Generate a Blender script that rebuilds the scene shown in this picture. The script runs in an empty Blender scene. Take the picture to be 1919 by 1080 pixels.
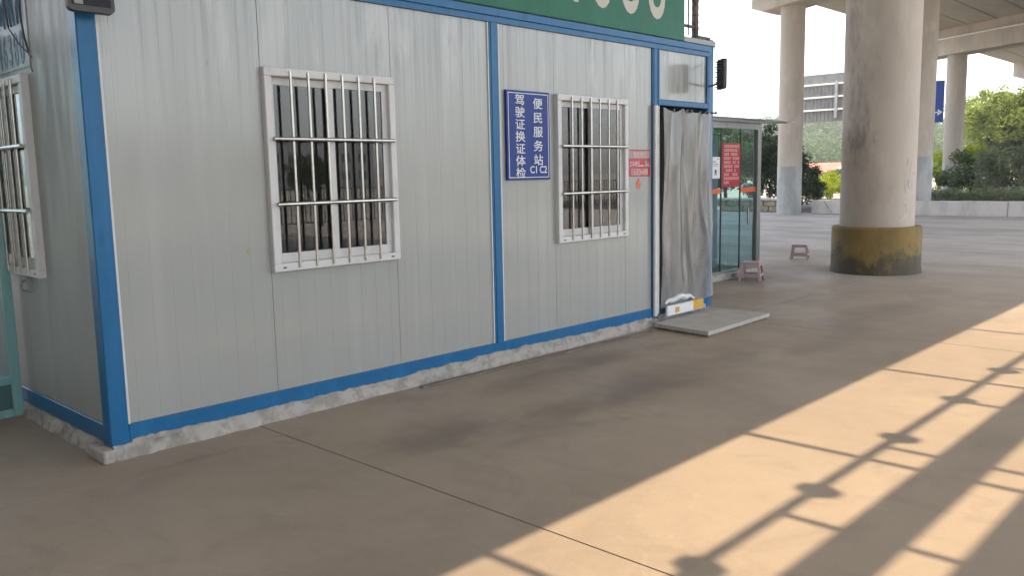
import bpy, math, random
import numpy as np
from mathutils import Vector, Matrix
R = math.radians
scene = bpy.context.scene
col = scene.collection

# ------------------------------------------------------------------ camera, sky, sun, exposure
cam_d = bpy.data.cameras.new('camera'); cam = bpy.data.objects.new('camera', cam_d); col.objects.link(cam)
cx = Vector((0.69081, -0.72275, -0.0205)); cu = Vector((0.10977, 0.07681, 0.99098)); cf = Vector((0.71466, 0.68683, -0.1324))
m = Matrix.Identity(4)
for i in range(3):
    m[i][0], m[i][1], m[i][2] = cx[i], cu[i], -cf[i]
m.translation = Vector((-1.7553, -4.8112, 1.5402))
cam.matrix_world = m
cam_d.sensor_width = 36; cam_d.lens = 1593.5 / 1919 * 36
cam_d.clip_start = 0.05; cam_d.clip_end = 3000
scene.camera = cam

SUN_EL, SUN_AZ = 72.0, 195.0         # azimuth clockwise from +Y: the sun stands south, behind the camera
w = bpy.data.worlds.new('World'); scene.world = w; w.use_nodes = True
nt = w.node_tree; sky = nt.nodes.new('ShaderNodeTexSky'); sky.sky_type = 'NISHITA'; sky.sun_disc = False
sky.sun_elevation = R(SUN_EL); sky.sun_rotation = R(SUN_AZ); sky.dust_density = 2.0; sky.air_density = 1.0; sky.ozone_density = 0.6
bg = nt.nodes['Background']; bg.inputs['Strength'].default_value = 0.15
hsv = nt.nodes.new('ShaderNodeHueSaturation'); hsv.inputs['Saturation'].default_value = 0.42       # thin white haze over the whole sky
nt.links.new(sky.outputs[0], hsv.inputs['Color']); nt.links.new(hsv.outputs[0], bg.inputs['Color'])
sd = bpy.data.lights.new('sun', 'SUN'); sun = bpy.data.objects.new('sun', sd); col.objects.link(sun)
sd.energy = 2.0; sd.angle = R(0.4); sd.color = (0.79, 0.62, 0.43)
SDIR = Vector((math.sin(R(SUN_AZ)) * math.cos(R(SUN_EL)), math.cos(R(SUN_AZ)) * math.cos(R(SUN_EL)), math.sin(R(SUN_EL))))
sun.rotation_euler = SDIR.to_track_quat('Z', 'Y').to_euler(); sun.location = (0, -30, 40)
vs = scene.view_settings
vs.view_transform = 'Standard'; vs.look = 'None'; vs.gamma = 1.0; vs.exposure = 2.1; vs.use_curve_mapping = False

# ------------------------------------------------------------------ materials
def new_mat(name):
    mt = bpy.data.materials.new(name); mt.use_nodes = True
    return mt, mt.node_tree, mt.node_tree.nodes['Principled BSDF']
def coords(nt, world, scale):
    if world:
        src = nt.nodes.new('ShaderNodeNewGeometry').outputs['Position']
    else:
        src = nt.nodes.new('ShaderNodeTexCoord').outputs['Object']
    mp = nt.nodes.new('ShaderNodeMapping'); mp.inputs['Scale'].default_value = scale
    nt.links.new(src, mp.inputs['Vector']); return mp.outputs[0]
def noise(nt, vec, scale, detail=5, rough=.6, dist=0):
    n = nt.nodes.new('ShaderNodeTexNoise'); n.inputs['Scale'].default_value = scale; n.inputs['Detail'].default_value = detail
    n.inputs['Roughness'].default_value = rough; n.inputs['Distortion'].default_value = dist
    nt.links.new(vec, n.inputs['Vector']); return n.outputs['Fac']
def ramp(nt, fac, lo, hi, a=0.0, b=1.0):
    r = nt.nodes.new('ShaderNodeMapRange'); r.clamp = True; r.interpolation_type = 'SMOOTHSTEP'
    r.inputs['From Min'].default_value = lo; r.inputs['From Max'].default_value = hi
    r.inputs['To Min'].default_value = a; r.inputs['To Max'].default_value = b
    nt.links.new(fac, r.inputs['Value']); return r.outputs[0]
def math_n(nt, op, a, b):
    n = nt.nodes.new('ShaderNodeMath'); n.operation = op
    for i, v in enumerate((a, b)):
        if isinstance(v, (int, float)): n.inputs[i].default_value = v
        else: nt.links.new(v, n.inputs[i])
    return n.outputs[0]
def mixc(nt, fac, a, b):
    n = nt.nodes.new('ShaderNodeMix'); n.data_type = 'RGBA'
    if isinstance(fac, (int, float)): n.inputs[0].default_value = fac
    else: nt.links.new(fac, n.inputs[0])
    for k, v in ((6, a), (7, b)):
        if isinstance(v, tuple): n.inputs[k].default_value = (*v, 1)
        else: nt.links.new(v, n.inputs[k])
    return n.outputs[2]
def M(name, color, rough=.6, metal=0.0, layers=(), bump=None, spec=.5, world=True, coat=0.0, coat_rough=.1, rough_var=None):
    """layers: (colour, noise scale, axis stretch, lo, hi, amount)"""
    mt, nt, b = new_mat(name)
    c = color
    for (c2, sc, st, lo, hi, amt) in layers:
        f = ramp(nt, noise(nt, coords(nt, world, st), sc), lo, hi, 0, amt)
        c = mixc(nt, f, c, c2)
    if isinstance(c, tuple): b.inputs['Base Color'].default_value = (*c, 1)
    else: nt.links.new(c, b.inputs['Base Color'])
    b.inputs['Roughness'].default_value = rough; b.inputs['Metallic'].default_value = metal
    b.inputs['Specular IOR Level'].default_value = spec
    b.inputs['Coat Weight'].default_value = coat; b.inputs['Coat Roughness'].default_value = coat_rough
    if rough_var:
        nt.links.new(ramp(nt, noise(nt, coords(nt, world, (1, 1, 1)), rough_var[0]), .35, .65, rough_var[1], rough_var[2]), b.inputs['Roughness'])
    if bump:
        bm = nt.nodes.new('ShaderNodeBump'); bm.inputs['Strength'].default_value = bump[1]; bm.inputs['Distance'].default_value = bump[2] if len(bump) > 2 else .01
        nt.links.new(noise(nt, coords(nt, world, (1, 1, 1)), bump[0], 8, .65), bm.inputs['Height'])
        nt.links.new(bm.outputs[0], b.inputs['Normal'])
    return mt
def leaf_mat(name, c1, c2, trans=.35, sc=.8):
    mt, nt, b = new_mat(name)
    f = ramp(nt, noise(nt, coords(nt, True, (1, 1, 1)), sc, 3), .38, .62)
    f2 = ramp(nt, noise(nt, coords(nt, True, (1, 1, 1)), 9, 2), .3, .7, .75, 1.15)
    c = mixc(nt, f, c1, c2)
    h = nt.nodes.new('ShaderNodeHueSaturation'); nt.links.new(c, h.inputs['Color']); nt.links.new(f2, h.inputs['Value']); c = h.outputs[0]
    nt.links.new(c, b.inputs['Base Color']); b.inputs['Roughness'].default_value = .5; b.inputs['Specular IOR Level'].default_value = .3
    tr = nt.nodes.new('ShaderNodeBsdfTranslucent'); nt.links.new(c, tr.inputs['Color'])
    mx = nt.nodes.new('ShaderNodeMixShader'); mx.inputs[0].default_value = trans
    nt.links.new(b.outputs[0], mx.inputs[1]); nt.links.new(tr.outputs[0], mx.inputs[2])
    nt.links.new(mx.outputs[0], nt.nodes['Material Output'].inputs['Surface'])
    return mt
def glass_mat(name, tint, rough=0.0, ior=1.5):
    mt, nt, b = new_mat(name)
    b.inputs['Base Color'].default_value = (*tint, 1); b.inputs['Roughness'].default_value = rough
    b.inputs['Transmission Weight'].default_value = 1.0; b.inputs['IOR'].default_value = ior
    return mt

MT = {}
# cabin sheet: off-white coil-coated steel, washed-down dirt in vertical streaks
def panel_mat(name='cabin_sheet', r0=.10, r1=.21):
    mt, nt, b = new_mat(name)
    c = (.335, .35, .334)
    st = noise(nt, coords(nt, True, (9, 9, .25)), 1.6, 6, .62)
    c = mixc(nt, ramp(nt, st, .50, .75, 0, .25), c, (.31, .32, .305))
    st2 = noise(nt, coords(nt, True, (2.2, 2.2, .12)), 2.3, 4, .55)
    c = mixc(nt, ramp(nt, st2, .50, .78, 0, .3), c, (.43, .44, .43))
    sp = nt.nodes.new('ShaderNodeSeparateXYZ'); nt.links.new(nt.nodes.new('ShaderNodeNewGeometry').outputs['Position'], sp.inputs[0])
    top = ramp(nt, sp.outputs[2], 1.5, 2.75)
    run = math_n(nt, 'MULTIPLY', top, ramp(nt, noise(nt, coords(nt, True, (26, 26, .35)), 1.0, 5, .7), .47, .66, 0, .75))
    c = mixc(nt, run, c, (.22, .225, .215))
    pale = math_n(nt, 'MULTIPLY', ramp(nt, sp.outputs[2], 1.9, 2.5), ramp(nt, noise(nt, coords(nt, True, (3.2, 3.2, .5)), 1.3, 5, .65, .4), .50, .62, 0, .6))
    c = mixc(nt, pale, c, (.46, .465, .46))
    spot = ramp(nt, noise(nt, coords(nt, True, (1, 1, .45)), 16, 2, .5), .73, .78, 0, .7)
    c = mixc(nt, math_n(nt, 'MULTIPLY', spot, top), c, (.18, .18, .18))
    low = ramp(nt, sp.outputs[2], .75, .2, 0, .35)
    c = mixc(nt, math_n(nt, 'MULTIPLY', low, ramp(nt, noise(nt, coords(nt, True, (1, 1, 1)), 4), .4, .6)), c, (.36, .34, .31))
    nt.links.new(c, b.inputs['Base Color']); b.inputs['Specular IOR Level'].default_value = .7 if r0 < .3 else .4
    nt.links.new(ramp(nt, noise(nt, coords(nt, True, (3, 3, .4)), 2.0), .3, .7, r0, r1), b.inputs['Roughness'])
    bm = nt.nodes.new('ShaderNodeBump'); bm.inputs['Strength'].default_value = .12; bm.inputs['Distance'].default_value = .02
    nt.links.new(noise(nt, coords(nt, True, (1, 1, .35)), 1.7, 2), bm.inputs['Height']); nt.links.new(bm.outputs[0], b.inputs['Normal'])
    return mt
MT['sheet'] = panel_mat()
MT['sheet_dull'] = panel_mat('dull_cabin_sheet', .38, .52)
MT['blue'] = M('blue_enamel', (.013, .125, .29), .32, layers=[((.022, .165, .36), 3, (3, 3, .6), .45, .7, .6), ((.015, .085, .19), 14, (1, 1, .5), .58, .7, .5)], bump=(30, .15, .004), spec=.3)
MT['alu'] = M('white_aluminium', (.60, .60, .595), .4, layers=[((.45, .45, .435), 8, (1, 1, .5), .5, .7, .5)])
MT['steel'] = M('stainless_tube', (.46, .445, .41), .30, 1.0, layers=[((.30, .28, .25), 20, (1, 1, 1), .45, .65, .5)])
MT['glass'] = glass_mat('window_glass', (.80, .82, .84))
MT['booth_glass'] = glass_mat('booth_glass', (.66, .82, .84))
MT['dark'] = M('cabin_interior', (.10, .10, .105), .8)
MT['roof'] = M('roof_sheet', (.35, .37, .38), .6)
MT['grey_metal'] = M('grey_anodised', (.30, .31, .31), .4, .6, layers=[((.2, .2, .2), 12, (1, 1, .3), .45, .65, .5)])
MT['dark_plastic'] = M('dark_housing', (.065, .065, .07), .5)
MT['led_glass'] = M('lamp_face', (.03, .035, .045), .12)
MT['led_chip'] = M('reflector_cup', (.30, .30, .29), .4)
MT['green'] = M('green_board', (.03, .155, .10), .5, layers=[((.045, .19, .13), 2.0, (1, 1, .5), .4, .65, .7)], spec=.2)
MT['letter'] = M('cream_letter', (.50, .49, .42), .5)
MT['signblue'] = M('sign_blue', (.018, .05, .235), .35, layers=[((.04, .075, .26), 4, (3, 3, .5), .5, .7, .5)], spec=.2)
MT['white'] = M('white_print', (.72, .73, .74), .45, layers=[((.52, .54, .57), 30, (1, 1, 1), .5, .7, .5)])
MT['red'] = M('red_print', (.42, .018, .03), .35, layers=[((.30, .02, .035), 10, (1, 1, 1), .45, .65, .6)])
MT['pinkwhite'] = M('faded_white_print', (.70, .52, .50), .5)
MT['greyband'] = M('grey_print', (.36, .27, .27), .5)
MT['orange'] = M('orange_film', (.62, .10, .025), .4)
MT['orange_pale'] = M('pale_orange_print', (.72, .42, .25), .5)
MT['paint_text'] = M('blue_brush_paint', (.05, .16, .28), .5, layers=[((.20, .28, .34), 18, (1, 1, .4), .42, .62, .7)])
MT['plate'] = M('pale_plate', (.44, .50, .54), .45, layers=[((.30, .38, .44), 5, (1, 2, .3), .42, .62, .8)])
MT['teal'] = M('teal_frame', (.16, .33, .33), .4, layers=[((.26, .42, .42), 5, (2, 2, .4), .4, .65, .7)])
MT['teal_panel'] = M('teal_board', (.06, .12, .13), .3)
MT['wire'] = M('black_wire', (.03, .03, .03), .5)
MT['rust'] = M('rusty_steel', (.10, .085, .075), .75, .3, layers=[((.25, .22, .19), 25, (1, 1, .4), .48, .6, .7)])
MT['mortar'] = M('mortar', (.40, .375, .34), .9, layers=[((.24, .225, .205), 9, (1, 1, 1), .42, .62, .8), ((.46, .44, .40), 26, (1, 1, 1), .55, .7, .6)], bump=(35, .5, .01))
MT['board'] = M('stone_board', (.43, .405, .37), .7, layers=[((.35, .325, .295), 5, (1, 1, 1), .42, .62, .7), ((.50, .48, .36), 22, (1, 1, 1), .5, .7, .5)], bump=(60, .2, .003))
MT['lath'] = M('dark_lath', (.15, .12, .10), .8, layers=[((.24, .21, .18), 14, (.3, 1, 1), .45, .65, .7)])
MT['yellow'] = M('yellow_tape', (.60, .33, .015), .5, layers=[((.50, .42, .22), 30, (1, 1, 1), .5, .65, .7)])
MT['pink'] = M('pink_plastic', (.50, .36, .37), .4, layers=[((.42, .33, .335), 8, (1, 1, 1), .4, .65, .7)], world=False)
MT['concrete'] = M('pier_concrete', (.46, .405, .345), .8, layers=[((.37, .325, .28), 1.3, (1, 1, .35), .40, .66, .8), ((.53, .48, .42), 3.2, (1, 1, .5), .52, .7, .6), ((.22, .20, .19), 5.0, (1, 1, .25), .62, .76, .6)], bump=(22, .25, .008))
MT['band'] = M('grey_pier_paint', (.40, .405, .40), .6, layers=[((.25, .26, .26), 2.0, (1, 1, .5), .42, .64, .7), ((.40, .40, .39), 9, (1, 1, .4), .55, .7, .5)])
MT['girder'] = M('girder_concrete', (.48, .44, .375), .85, layers=[((.38, .345, .30), .5, (.3, 1, 1), .42, .64, .8), ((.42, .39, .34), 4, (.3, 1, 1), .5, .7, .5)], bump=(12, .2, .01))
MT['joint'] = M('dark_joint', (.09, .085, .08), .95)  # dark bed that shows in the slab joints
MT['kerb'] = M('planter_concrete', (.56, .535, .505), .8, layers=[((.42, .40, .38), 2.2, (1, 1, .5), .42, .64, .8), ((.5, .48, .46), 8, (1, 1, .4), .52, .7, .5)], bump=(20, .25, .008))
MT['stone'] = M('yellow_stone', (.34, .30, .21), .85, layers=[((.2, .18, .13), 4, (1, 1, 1), .42, .62, .8)], bump=(12, .5, .02))
MT['soil'] = M('soil', (.09, .08, .05), .95)
MT['grass'] = M('verge_grass', (.06, .085, .028), .95, layers=[((.11, .12, .05), .6, (1, 1, 1), .4, .65, .8)], bump=(15, .6, .05))
MT['pale_ground'] = M('pale_road', (.34, .315, .27), .9, layers=[((.25, .24, .2), .3, (1, 1, 1), .4, .65, .8)])
MT['galv'] = M('galvanised_steel', (.36, .355, .35), .5, .3, layers=[((.26, .255, .25), 3, (1, 1, 1), .42, .64, .7)])
MT['sign_back'] = M('weathered_sheet', (.20, .195, .19), .6, .1, layers=[((.14, .135, .13), 3, (1, 1, 1), .42, .64, .7)])
MT['galv_light'] = M('bright_galvanised_rail', (.66, .65, .62), .45, .2)
MT['bark'] = M('bark', (.11, .085, .06), .9, layers=[((.06, .05, .04), 8, (1, 1, .3), .4, .6, .8)], bump=(20, .6, .02))
MT['leaf_light'] = leaf_mat('leaf_light', (.22, .28, .06), (.36, .42, .10), .5)
MT['leaf_mid'] = leaf_mat('leaf_mid', (.075, .125, .035), (.13, .18, .055), .4)
MT['leaf_dark'] = leaf_mat('leaf_dark', (.028, .055, .022), (.055, .085, .032))
MT['leaf_lime'] = leaf_mat('leaf_lime', (.34, .43, .02), (.45, .52, .03), .5)
MT['leaf_grey'] = leaf_mat('leaf_grey', (.19, .225, .125), (.27, .30, .165), .4)
MT['hillside'] = M('hillside_soil', (.06, .08, .03), .95)
MT['brick_roof'] = M('red_roof_tile', (.42, .16, .10), .8, layers=[((.30, .12, .08), 2, (1, 1, 1), .4, .65, .8)])
MT['render'] = M('pale_render', (.62, .61, .58), .8)
MT['sheet_clear'] = glass_mat('clear_roof_sheet', (.85, .87, .86), .25)

def collar_mat():
    mt, nt, b = new_mat('mossy_paint')
    c = (.225, .15, .036)
    c = mixc(nt, ramp(nt, noise(nt, coords(nt, True, (1, 1, .6)), 2.2), .42, .62, 0, .8), c, (.15, .105, .03))
    c = mixc(nt, ramp(nt, noise(nt, coords(nt, True, (1.3, 1.3, .5)), 3.6, 6), .52, .66, 0, .75), c, (.25, .18, .05))
    sp = nt.nodes.new('ShaderNodeSeparateXYZ'); nt.links.new(nt.nodes.new('ShaderNodeNewGeometry').outputs['Position'], sp.inputs[0])
    base = math_n(nt, 'ADD', sp.outputs[2], math_n(nt, 'MULTIPLY', noise(nt, coords(nt, True, (1, 1, .8)), 2.6, 7, .72), -1.5))
    c = mixc(nt, ramp(nt, base, -.36, -.62, 0, .85), c, (.040, .037, .030))
    c = mixc(nt, ramp(nt, noise(nt, coords(nt, True, (1, 1, .5)), 7, 5), .63, .74, 0, .8), c, (.06, .052, .03))
    nt.links.new(c, b.inputs['Base Color']); b.inputs['Roughness'].default_value = .7
    bm = nt.nodes.new('ShaderNodeBump'); bm.inputs['Strength'].default_value = .4; bm.inputs['Distance'].default_value = .01
    nt.links.new(noise(nt, coords(nt, True, (1, 1, 1)), 25, 8), bm.inputs['Height']); nt.links.new(bm.outputs[0], b.inputs['Normal'])
    return mt
MT['collar'] = collar_mat()

def floor_mat():
    mt, nt, b = new_mat('floor_concrete')
    pos = nt.nodes.new('ShaderNodeNewGeometry').outputs['Position']
    c = (.36, .292, .222)
    c = mixc(nt, ramp(nt, noise(nt, coords(nt, True, (1, 1, 1)), .45, 4, .55, .6), .38, .64, 0, .75), c, (.305, .248, .190))
    c = mixc(nt, ramp(nt, noise(nt, coords(nt, True, (.5, 1, 1)), 1.6, 5, .6, .8), .52, .72, 0, .6), c, (.27, .220, .17))
    c = mixc(nt, ramp(nt, noise(nt, coords(nt, True, (1, 1, 1)), 7, 6, .65), .55, .75, 0, .35), c, (.40, .335, .275))
    c = mixc(nt, ramp(nt, noise(nt, coords(nt, True, (1, .6, 1)), 3.4, 7, .68, 1.2), .50, .70, 0, .45), c, (.255, .207, .16))
    c = mixc(nt, ramp(nt, noise(nt, coords(nt, True, (1, 1, 1)), 2.3, 8, .72, 2.0), .60, .70, 0, .35), c, (.43, .36, .285))
    c = mixc(nt, ramp(nt, noise(nt, coords(nt, True, (1, 1, 1)), 60, 4, .7), .52, .72, 0, .40), c, (.43, .36, .29))
    c = mixc(nt, ramp(nt, noise(nt, coords(nt, True, (1, 1, 1)), 110, 3, .7), .58, .72, 0, .35), c, (.18, .15, .12))
    # spilled-water and oil marks, a dark patch at the near stool, whitish mortar by the pier foot
    wob = noise(nt, coords(nt, True, (.7, 1, 1)), 1.9, 5, .6)
    for (x, y, rx, ry, colr, amt) in [(1.5, -1.1, .55, .28, (.15, .125, .105), .75), (2.2, -1.35, 1.0, .25, (.17, .14, .12), .6), (3.6, -.55, 1.0, .18, (.15, .125, .105), .75),
                                     (3.5, -1.3, 1.2, .3, (.17, .14, .12), .6), (.2, -2.3, .9, .35, (.19, .155, .13), .55), (5.7, -1.7, .8, .25, (.18, .15, .13), .5),
                                     (9.3, 1.0, 1.0, .5, (.15, .13, .12), .6), (10.2, .45, .55, .35, (.46, .42, .38), .8), (11.4, -.85, .5, .3, (.42, .38, .33), .6),
                                     (9.6, -1.7, .6, .25, (.42, .36, .28), .5), (7.5, -1.4, 1.3, .3, (.19, .16, .14), .55), (-.6, .5, .8, .7, (.24, .205, .18), .4), (.25, -.35, .3, .05, (.15, .12, .1), .6)]:
        sub = nt.nodes.new('ShaderNodeVectorMath'); sub.operation = 'SUBTRACT'; nt.links.new(pos, sub.inputs[0]); sub.inputs[1].default_value = (x, y, 0)
        mul = nt.nodes.new('ShaderNodeVectorMath'); mul.operation = 'MULTIPLY'; nt.links.new(sub.outputs[0], mul.inputs[0]); mul.inputs[1].default_value = (1 / rx, 1 / ry, 0)
        ln = nt.nodes.new('ShaderNodeVectorMath'); ln.operation = 'LENGTH'; nt.links.new(mul.outputs[0], ln.inputs[0])
        d = math_n(nt, 'ADD', ln.outputs['Value'], math_n(nt, 'MULTIPLY', math_n(nt, 'SUBTRACT', wob, .5), 3.2))
        c = mixc(nt, ramp(nt, d, 1.5, .0, 0, amt * .8), c, colr)
    # sky sheen painted into the far floor: paler, greyer, streaked across
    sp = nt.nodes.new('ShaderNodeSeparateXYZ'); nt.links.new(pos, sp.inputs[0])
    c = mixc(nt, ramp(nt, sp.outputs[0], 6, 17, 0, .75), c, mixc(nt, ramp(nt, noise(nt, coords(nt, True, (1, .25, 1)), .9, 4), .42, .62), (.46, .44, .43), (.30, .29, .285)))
    nt.links.new(c, b.inputs['Base Color']); b.inputs['Specular IOR Level'].default_value = .35
    nt.links.new(ramp(nt, noise(nt, coords(nt, True, (1, 1, 1)), 1.1, 4), .35, .65, .48, .70), b.inputs['Roughness'])
    bm = nt.nodes.new('ShaderNodeBump'); bm.inputs['Strength'].default_value = .25; bm.inputs['Distance'].default_value = .006
    nt.links.new(noise(nt, coords(nt, True, (1, 1, 1)), 45, 9, .7), bm.inputs['Height']); nt.links.new(bm.outputs[0], b.inputs['Normal'])
    return mt
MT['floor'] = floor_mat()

def curtain_mat():
    mt, nt, b = new_mat('clear_pvc')
    b.inputs['Base Color'].default_value = (.36, .355, .34, 1); b.inputs['Roughness'].default_value = .07; b.inputs['Specular IOR Level'].default_value = 1.0
    tr = nt.nodes.new('ShaderNodeBsdfTransparent'); tr.inputs['Color'].default_value = (.88, .89, .88, 1)
    mx = nt.nodes.new('ShaderNodeMixShader')
    nt.links.new(ramp(nt, noise(nt, coords(nt, True, (3, 3, .5)), 2.5, 4), .35, .65, .50, .30), mx.inputs[0])
    nt.links.new(b.outputs[0], mx.inputs[1]); nt.links.new(tr.outputs[0], mx.inputs[2])
    nt.links.new(mx.outputs[0], nt.nodes['Material Output'].inputs['Surface'])
    return mt
MT['pvc'] = curtain_mat()

# ------------------------------------------------------------------ mesh helpers
class MB:
    def __init__(s): s.v = []; s.f = []
    def add(s, vs, fs):
        o = len(s.v); s.v += [tuple(v) for v in vs]; s.f += [tuple(i + o for i in f) for f in fs]; return s
    def box(s, x0, x1, y0, y1, z0, z1, c=0.0):
        """box, with bevelled vertical and horizontal edges when c > 0"""
        if c <= 0:
            vs = [(x, y, z) for z in (z0, z1) for y in (y0, y1) for x in (x0, x1)]
            return s.add(vs, [(0, 2, 3, 1), (4, 5, 7, 6), (0, 1, 5, 4), (2, 6, 7, 3), (0, 4, 6, 2), (1, 3, 7, 5)])
        cx, cy, cz = (x0 + x1) / 2, (y0 + y1) / 2, (z0 + z1) / 2; hx, hy, hz = (x1 - x0) / 2, (y1 - y0) / 2, (z1 - z0) / 2
        vs = []; idx = {}
        for sx in (-1, 1):
            for sy in (-1, 1):
                for sz in (-1, 1):
                    for a in range(3):
                        p = [sx * (hx - c), sy * (hy - c), sz * (hz - c)]
                        p[a] = (sx * hx, sy * hy, sz * hz)[a]
                        idx[(sx, sy, sz, a)] = len(vs); vs.append((cx + p[0], cy + p[1], cz + p[2]))
        fs = []
        def face(keys):
            pts = [Vector(vs[idx[k]]) for k in keys]
            n = (pts[1] - pts[0]).cross(pts[2] - pts[0]); ctr = sum(pts, Vector()) / len(pts) - Vector((cx, cy, cz))
            ids = [idx[k] for k in keys]
            fs.append(tuple(ids) if n.dot(ctr) > 0 else tuple(reversed(ids)))
        for a in range(3):
            b_, c_ = [(1, 2), (0, 2), (0, 1)][a]
            for sg in (-1, 1):
                keys = []
                for (u, v) in ((-1, -1), (1, -1), (1, 1), (-1, 1)):
                    k = [0, 0, 0]; k[a] = sg; k[b_] = u; k[c_] = v; keys.append((*k, a))
                face(keys)
        for a in range(3):                      # edges along axis a
            b_, c_ = [(1, 2), (0, 2), (0, 1)][a]
            for u in (-1, 1):
                for v in (-1, 1):
                    k0 = [0, 0, 0]; k0[a] = -1; k0[b_] = u; k0[c_] = v; k1 = k0[:]; k1[a] = 1
                    face([(*k0, b_), (*k1, b_), (*k1, c_), (*k0, c_)])
        for sx in (-1, 1):
            for sy in (-1, 1):
                for sz in (-1, 1): face([(sx, sy, sz, 0), (sx, sy, sz, 1), (sx, sy, sz, 2)])
        return s.add(vs, fs)
    def tube(s, p0, p1, r0, r1=None, n=10, cap=True):
        r1 = r0 if r1 is None else r1
        p0, p1 = Vector(p0), Vector(p1); d = (p1 - p0).normalized(); a = d.orthogonal().normalized(); b = d.cross(a)
        vs = []
        for p, r in ((p0, r0), (p1, r1)):
            for i in range(n):
                t = 2 * math.pi * i / n; vs.append(p + a * math.cos(t) * r + b * math.sin(t) * r)
        fs = [(i, (i + 1) % n, n + (i + 1) % n, n + i) for i in range(n)]
        if cap: fs += [tuple(range(n - 1, -1, -1)), tuple(range(n, 2 * n))]
        return s.add(vs, fs)
    def path(s, pts, r, n=6):
        pts = [Vector(p) for p in pts]; vs = []
        rr = r if isinstance(r, (list, tuple)) else [r] * len(pts)
        a = None
        for i, p in enumerate(pts):
            d = (pts[min(i + 1, len(pts) - 1)] - pts[max(i - 1, 0)]).normalized()
            a = d.orthogonal().normalized() if a is None else (a - d * a.dot(d)).normalized()
            b = d.cross(a)
            for k in range(n):
                t = 2 * math.pi * k / n; vs.append(p + (a * math.cos(t) + b * math.sin(t)) * rr[i])
        fs = []
        for i in range(len(pts) - 1):
            for k in range(n): fs.append((i * n + k, i * n + (k + 1) % n, (i + 1) * n + (k + 1) % n, (i + 1) * n + k))
        fs += [tuple(range(n - 1, -1, -1)), tuple(range((len(pts) - 1) * n, len(pts) * n))]
        return s.add(vs, fs)
    def lathe(s, prof, c=(0, 0), n=48):
        vs = []
        for r, z in prof:
            for i in range(n):
                t = 2 * math.pi * i / n; vs.append((c[0] + r * math.cos(t), c[1] + r * math.sin(t), z))
        fs = []
        for j in range(len(prof) - 1):
            for i in range(n): fs.append((j * n + i, j * n + (i + 1) % n, (j + 1) * n + (i + 1) % n, (j + 1) * n + i))
        fs += [tuple(range(n - 1, -1, -1)), tuple(range((len(prof) - 1) * n, len(prof) * n))]
        return s.add(vs, fs)
    def prism(s, poly, axis, a, b):
        """polygon (counter-clockwise in the two other axes) extruded along axis from a to b"""
        n = len(poly); vs = []
        for t in (a, b):
            for p in poly:
                q = list(p); q.insert('xyz'.index(axis), t); vs.append(tuple(q))
        fs = [(i, (i + 1) % n, n + (i + 1) % n, n + i) for i in range(n)] + [tuple(range(n - 1, -1, -1)), tuple(range(n, 2 * n))]
        return s.add(vs, fs)
    def mesh(s, name, mat, smooth=False):
        me = bpy.data.meshes.new(name); me.from_pydata(s.v, [], s.f)
        if mat: me.materials.append(mat)
        if smooth:
            me.shade_smooth()
            try: me.set_sharp_from_angle(angle=R(35))
            except Exception: pass
        me.update(); return me
    def build(s, name, mat, parent=None, smooth=False):
        o = bpy.data.objects.new(name, s.mesh(name, mat, smooth)); col.objects.link(o)
        if parent is not None: o.parent = parent
        return o
def fix_normals(o):
    import bmesh
    bm = bmesh.new(); bm.from_mesh(o.data); bmesh.ops.recalc_face_normals(bm, faces=bm.faces); bm.to_mesh(o.data); bm.free()
def empty(name, loc=(0, 0, 0), rz=0.0):
    o = bpy.data.objects.new(name, None); col.objects.link(o); o.location = loc; o.rotation_euler = (0, 0, rz); o.empty_display_size = .2; return o
def tag(o, label=None, cat=None, group=None, kind=None):
    if label: o['label'] = label
    if cat: o['category'] = cat
    if group: o['group'] = group
    if kind: o['kind'] = kind
    return o
def inst(name, me, parent, loc=(0, 0, 0), rot=(0, 0, 0), scale=(1, 1, 1)):
    o = bpy.data.objects.new(name, me); col.objects.link(o); o.parent = parent; o.location = loc; o.rotation_euler = rot; o.scale = scale; return o
def text(name, body, size, mat, parent, loc, rot=(R(90), 0, 0), xs=1.0, offset=.0, align='CENTER', extrude=.0015):
    c = bpy.data.curves.new(name, 'FONT'); c.body = body; c.size = size; c.align_x = align; c.align_y = 'BOTTOM_BASELINE'; c.extrude = extrude; c.resolution_u = 4
    t = bpy.data.objects.new(name, c); col.objects.link(t); bpy.context.view_layer.update()
    me = bpy.data.meshes.new_from_object(t.evaluated_get(bpy.context.evaluated_depsgraph_get())); bpy.data.objects.remove(t)
    if offset > 0:
        n = len(me.vertices); co = np.empty(n * 3); me.vertices.foreach_get('co', co); co = co.reshape(-1, 3)
        fc = [tuple(p.vertices) for p in me.polygons]; V = []; F = []
        for q, (dx, dy, dz) in enumerate(((-1, 0, 0), (1, .3, .25), (0, 1, .5), (.2, -1, .75))):
            V += [tuple(v) for v in co + np.array([dx * offset, dy * offset, dz * extrude * .6])]; F += [tuple(i + q * n for i in f) for f in fc]
        me = bpy.data.meshes.new(name); me.from_pydata(V, [], F)
    me.materials.clear(); me.materials.append(mat)
    o = bpy.data.objects.new(name, me); col.objects.link(o); o.parent = parent; o.location = loc; o.rotation_euler = rot; o.scale = (xs, 1, 1)
    return o

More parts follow.
